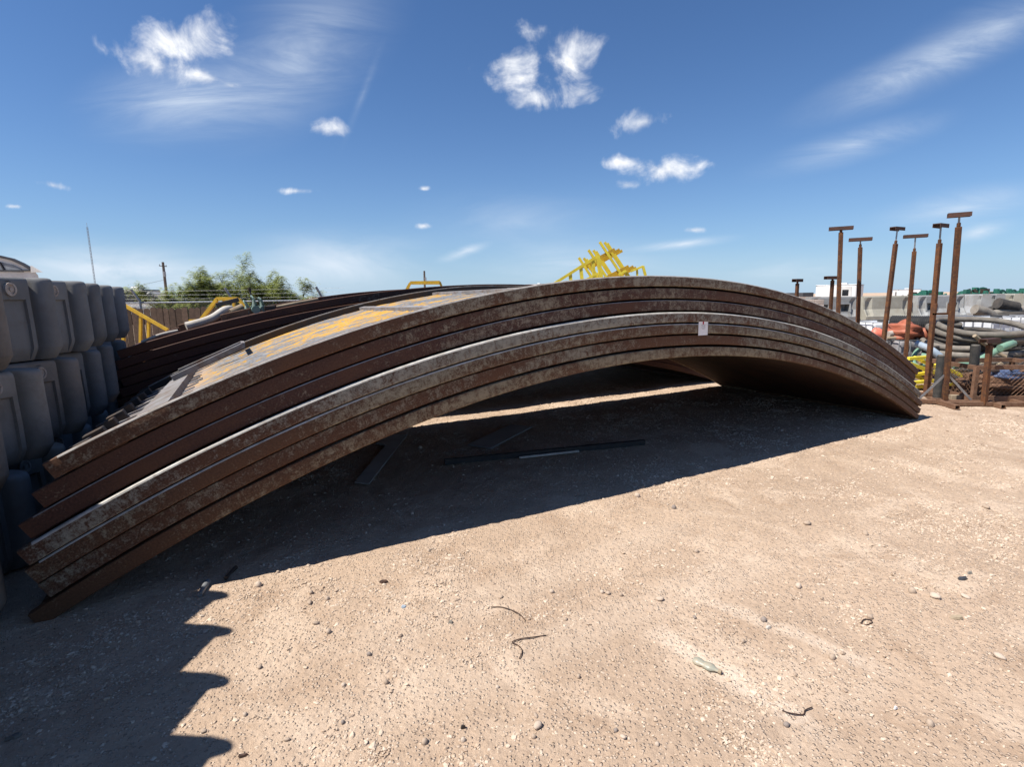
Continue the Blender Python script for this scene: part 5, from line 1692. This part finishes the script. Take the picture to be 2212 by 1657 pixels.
# ------------------------------------------------------------------ heap of bright yellow rails
yseg = [(1962, 775, 2000, 772, .0), (1975, 772, 2035, 800, .1), (1965, 785, 2020, 806, -.1), (1962, 812, 2040, 800, .0), (1962, 806, 1995, 820, .1), (1960, 828, 2045, 820, -.1), (1962, 836, 2045, 842, 0), (1962, 842, 1990, 858, .05), (2035, 790, 2105, 826, 0), (2045, 835, 2110, 822, .1), (2060, 842, 2112, 832, -.1), (1995, 800, 2030, 786, .2)]
yl = ['at the top of the yellow heap', 'crossing down from the top of the yellow heap', 'just under the crossing one', 'lying level behind the orange-rust stand', 'short and low by the panel ends', 'long and level near the ground', 'lowest long one on the dirt', 'stub nearest the panel ends', 'slanting from the black post to the second one', 'rising towards the second black post', 'low one between the black posts', 'propped steeply behind the orange-rust stand']
for i, (x0, y0, x1, y1, dY) in enumerate(yseg):
    p_, q_ = at(x0, y0, 8.55 + dY), at(x1, y1, 8.6 + dY)
    p_.z, q_.z = max(p_.z, .03), max(q_.z, .03)
    rl = thing('yellow_rail', 'yellow square rail ' + yl[i], 'rail', (0, 0, 0), 0, 'yellow rails in a heap')
    d_ = (q_ - p_).normalized()
    mb = MB(); mb.bar(p_, q_, .052, .052); bevel(mb.build('rail_tube', M['yellow_bright'], rl), .006)
    mb = MB(); mb.bar(q_ - d_ * .004, q_ + d_ * .006, .058, .058); mb.build('end_cap', M['yellow'], rl)
mb = MB(); mb.bar(gnd(2052, 858, .05), gnd(2112, 860, .05), .09, .07); tag(bevel(mb.build('timber', M['hose_tan'])), 'short weathered yellow-brown timber on the dirt behind the stand', 'timber')
mb = MB(); mb.bar(gnd(2048, 846, .04), gnd(2115, 836, .04), .03, .03); tag(mb.build('dark_rod', M['dark_steel']), 'thin dark rod lying behind the yellow-brown timber', 'rod')

# black posts
for i, (b_, t_, w_) in enumerate((((2024, 862), (2034, 769), .115), ((2098, 857), (2103, 747), .12))):
    g_ = gnd(*b_); q_ = at(t_[0], t_[1], g_.y)
    ps = thing('black_post', ('stout black plastic post between the two tall stands', 'stout black plastic post at the corner of the mesh crate')[i], 'post', (g_.x, g_.y, 0))
    mb = MB(); mb.tube([(0, 0, 0), ((q_.x - g_.x) * .5, 0, q_.z)], w_ / 2, 14); mb.build('shaft', M['black_post'], ps, angle=40)
    mb = MB(); mb.ring(((q_.x - g_.x) * .5, 0, q_.z - .002), .0, w_ / 2 * .86, .018, (0, 0, 1), 14); mb.build('cap', M['hose_grey'], ps)
    mb = MB(); mb.box((0, 0, .012), (.2, .2, .02)); mb.build('foot_plate', M['frame_rust'], ps)

# ------------------------------------------------------------------ expanded-metal crate
g1 = gnd(2100, 872); wdt, dep, hgt = 1.25, .85, .50
cr_ = thing('mesh_crate', 'rusty expanded-metal crate holding scrap and blue sheet', 'crate', (g1.x, g1.y, 0), -.03)
for (x, y) in ((0, 0), (wdt, 0), (0, dep), (wdt, dep), (wdt * .62, 0)):
    mb = MB(); mb.box((x, y, hgt / 2 + .04), (.05, .05, hgt)); mb.build('corner_post', M['frame_rust'], cr_)
for z in (.07, hgt + .02):
    for a_, b_ in (((0, 0), (wdt, 0)), ((0, dep), (wdt, dep)), ((0, 0), (0, dep)), ((wdt, 0), (wdt, dep))):
        mb = MB(); mb.bar((a_[0], a_[1], z), (b_[0], b_[1], z), .046, .06 if z > .3 else .08); mb.build('frame_rail', M['frame_rust'], cr_)
for (ax, ay, bx_, by_) in ((0, 0, wdt, 0), (0, dep, wdt, dep), (0, 0, 0, dep)):
    mb = MB(); dv = Vector((bx_ - ax, by_ - ay, 0)); ln = dv.length; dv.normalize()
    cw, ch = .07, .034
    nz = int((hgt - .1) / ch)
    for j in range(nz):
        z = .11 + j * ch; pts = []
        k = 0
        while k * cw / 2 <= ln:
            pts.append(Vector((ax, ay, 0)) + dv * (k * cw / 2) + Vector((0, 0, z + (ch / 2 if (k + j) % 2 else -ch / 2) * .98))); k += 1
        mb.tube(pts, .0032, 3, False)
    tag(mb.build('expanded_mesh', M['frame_rust'], cr_), kind='stuff')
mb = MB(); mb.box((wdt / 2, dep / 2, .06), (wdt - .06, dep - .06, .03)); mb.build('floor_sheet', M['frame_rust'], cr_)
c0 = Vector((g1.x, g1.y, 0))
lumpy('crumpled blue plastic sheet stuffed in the mesh crate', 'blue_sheet', 'plastic sheet', M['blue_tarp'], c0 + Vector((.68, .32, .36)), (.36, .2, .10), .1, 31, .25)
lumpy('brown crumpled scrap filling the mesh crate', 'scrap_bundle', 'scrap', M['frame_rust'], c0 + Vector((.62, .42, .20)), (.5, .33, .20), 0, 33, .3)
lumpy('pale dirty rag balled in the mesh crate', 'rag', 'rag', M['hose_white'], c0 + Vector((.95, .24, .17)), (.14, .1, .09), .4, 35, .2)
for i in range(6):
    a_ = c0 + Vector((.12 + .17 * i, .15 + .08 * (i % 3), .40 + .05 * (i % 2))); b_ = a_ + Vector((rh.uniform(.2, .5), rh.uniform(-.05, .3), rh.uniform(-.08, .22)))
    mb = MB(); mb.tube([a_, a_.lerp(b_, .5) + Vector((0, 0, .02)), b_], .018, 7); tag(mb.build('scrap_pipe', M[('dark_steel', 'frame_rust', 'hose_dark')[i % 3]]), ('dark steel scrap pipe poking out of the mesh crate', 'rusty scrap pipe poking out of the mesh crate', 'black rubber scrap pipe poking out of the mesh crate')[i % 3], 'scrap pipe', 'scrap pipes in the crate')

# ------------------------------------------------------------------ litter on the dirt
def on_ground_path(pxs, r):
    out = []
    for x, y in pxs:
        g = gnd(x, y); out.append(Vector((g.x, g.y, zg(g.x, g.y) + r)))
    return out


for pts, lab in (([(1060, 1308), (1085, 1309), (1110, 1317), (1125, 1326), (1134, 1336)], 'thin bent dark wire lying on open dirt'), ([(1122, 1420), (1128, 1403), (1118, 1390), (1106, 1383), (1125, 1376), (1150, 1373), (1180, 1370)], 'hooked dark wire lying on open dirt'),
                 ([(1690, 1530), (1705, 1535), (1735, 1537), (1740, 1528), (1755, 1522)], 'thin curled twig on the tyre track'), ([(1860, 1345), (1866, 1336), (1880, 1336), (1884, 1343), (1872, 1348), (1860, 1345)], 'small wire ring on the dirt')):
    mb = MB(); mb.tube(smooth_path(on_ground_path(pts, .005), 5), .0026, 6); tag(mb.build('bent_wire', M['wire']), lab, 'wire')
mb = MB(); pth = on_ground_path([(432, 1290), (441, 1275), (449, 1262)], .017); mb.tube(pth, .016, 10, True, [.014, .015, .018])
tag(mb.build('pipe_stub', M['galv'], angle=40), 'short grey pipe stub at the edge of the shadow', 'pipe')
mb = MB(); pth = on_ground_path([(488, 1252), (497, 1240), (510, 1228)], .012); mb.tube(pth, .010, 8, True, [.012, .008, .012]); tag(mb.build('bolt', M['dark_steel'], angle=40), 'dark bolt lying in the arch shadow', 'bolt')
# flattened plastic bottle
g = gnd(1525, 1436); bt = thing('plastic_bottle', 'flattened dusty plastic bottle on the tyre track', 'bottle', (g.x, g.y, zg(g.x, g.y)), -.75)
bm_ = plain('dusty_clear_plastic', (.24, .245, .20), (.32, .28, .21), 30., .4, 0, .2, 60)
mb = MB(); path = [(-.055 + .11 * i / 8, 0, .014) for i in range(9)]
mb.tube(path, .02, 12, True, [.016, .024, .023, .017, .021, .024, .022, .012, .009]); mb.v = [(x, y, .002 + z * .62) for x, y, z in mb.v]; mb.build('bottle_body', bm_, bt, angle=50)
mb = MB(); mb.tube([(.055, 0, .010), (.068, 0, .010)], .010, 10); mb.build('bottle_cap', M['hose_tan'], bt)
for (px, py, sx, sy, rz, m_, lab) in ((2080, 1253, .085, .028, .2, 'dark_paint', 'flat black plastic scrap on the dirt'), (2095, 1240, .05, .02, .5, 'hose_grey', 'small grey plastic scrap beside the black one'), (872, 1310, .028, .018, .3, 'hose_blue', 'small blue-grey chip on the dirt'),
                                     (973, 1342, .026, .026, .6, 'hose_grey', 'round grey bottle cap on the dirt'), (1660, 1355, .03, .02, .3, 'hose_white', 'pale chip on the tyre track'), (830, 1258, .055, .028, .3, 'wire', 'dark twisted scrap near the arch shadow'), (2065, 1335, .07, .03, .1, 'hose_tan', 'flat tan scrap of cardboard on the dirt'), (1000, 1570, .02, .014, .3, 'dark_steel', 'dark pebble-sized lump on open dirt'),
                                     (525, 1637, .04, .01, .2, 'wire', 'dark twig near the barrier shadow'), (1935, 1525, .022, .008, .3, 'white_paint', 'white cigarette-sized scrap past the tyre track'), (30, 1590, .05, .025, .6, 'hose_grey', 'grey stone-like scrap in the barrier shadow')):
    g = gnd(px, py); rnd = random.Random(int(px))
    mb = MB(); n = 9
    ring = [(sx * (1 + rnd.uniform(-.35, .2)) * math.cos(6.283 * i / n) * .5, sy * (1 + rnd.uniform(-.35, .3)) * math.sin(6.283 * i / n) * .5) for i in range(n)]
    mb.v = [(x, y, 0) for x, y in ring] + [(x * .8, y * .8, .006 + rnd.uniform(0, .008)) for x, y in ring]
    mb.f = [tuple(reversed(range(n))), tuple(range(n, 2 * n))] + [(i, (i + 1) % n, n + (i + 1) % n, n + i) for i in range(n)]
    o = mb.build('litter_scrap', M[m_]); o.location = (g.x, g.y, zg(g.x, g.y) + .002); o.rotation_euler = (0, 0, rz); tag(o, lab, 'litter')


# sheets and rods in the shade under the arch
def ground_sheet(name, mat, pxs, th_, lab, cat, z=.0):
    mb = MB(); b = [gnd(*q) for q in pxs]; n = len(b)
    mb.v = [(q.x, q.y, zg(q.x, q.y) + .012 + z) for q in b] + [(q.x, q.y, zg(q.x, q.y) + .012 + th_ + z) for q in b]
    mb.f = [tuple(range(n)), tuple(reversed(range(n, 2 * n)))] + [((i + 1) % n, i, n + i, n + (i + 1) % n) for i in range(n)]
    return tag(mb.build(name, mat), lab, cat)


ground_sheet('flat_sheet', M['plywood'], [(1010, 963), (1103, 921), (1150, 925), (1060, 971)], .012, 'grey flat sheet lying in the shade under the arch', 'sheet')
ground_sheet('flat_sheet', M['plywood'], [(766, 1046), (797, 1049), (880, 942), (838, 943), (812, 962), (833, 965)], .01, 'hooked flat board in the shade near the arch foot', 'board')
a_, b_ = gnd(960, 998, .03), gnd(1392, 955, .03)
mb = MB(); mb.bar(a_, b_, .045, .05); tag(mb.build('long_bar', M['black_rubber']), 'long black bar lying in the shade under the arch', 'bar')
mb = MB(); mb.tube([gnd(1122, 989, .02), gnd(1250, 975, .02)], .012, 8); tag(mb.build('pale_rod', M['hose_white']), 'thin pale rod in front of the long black bar', 'rod')
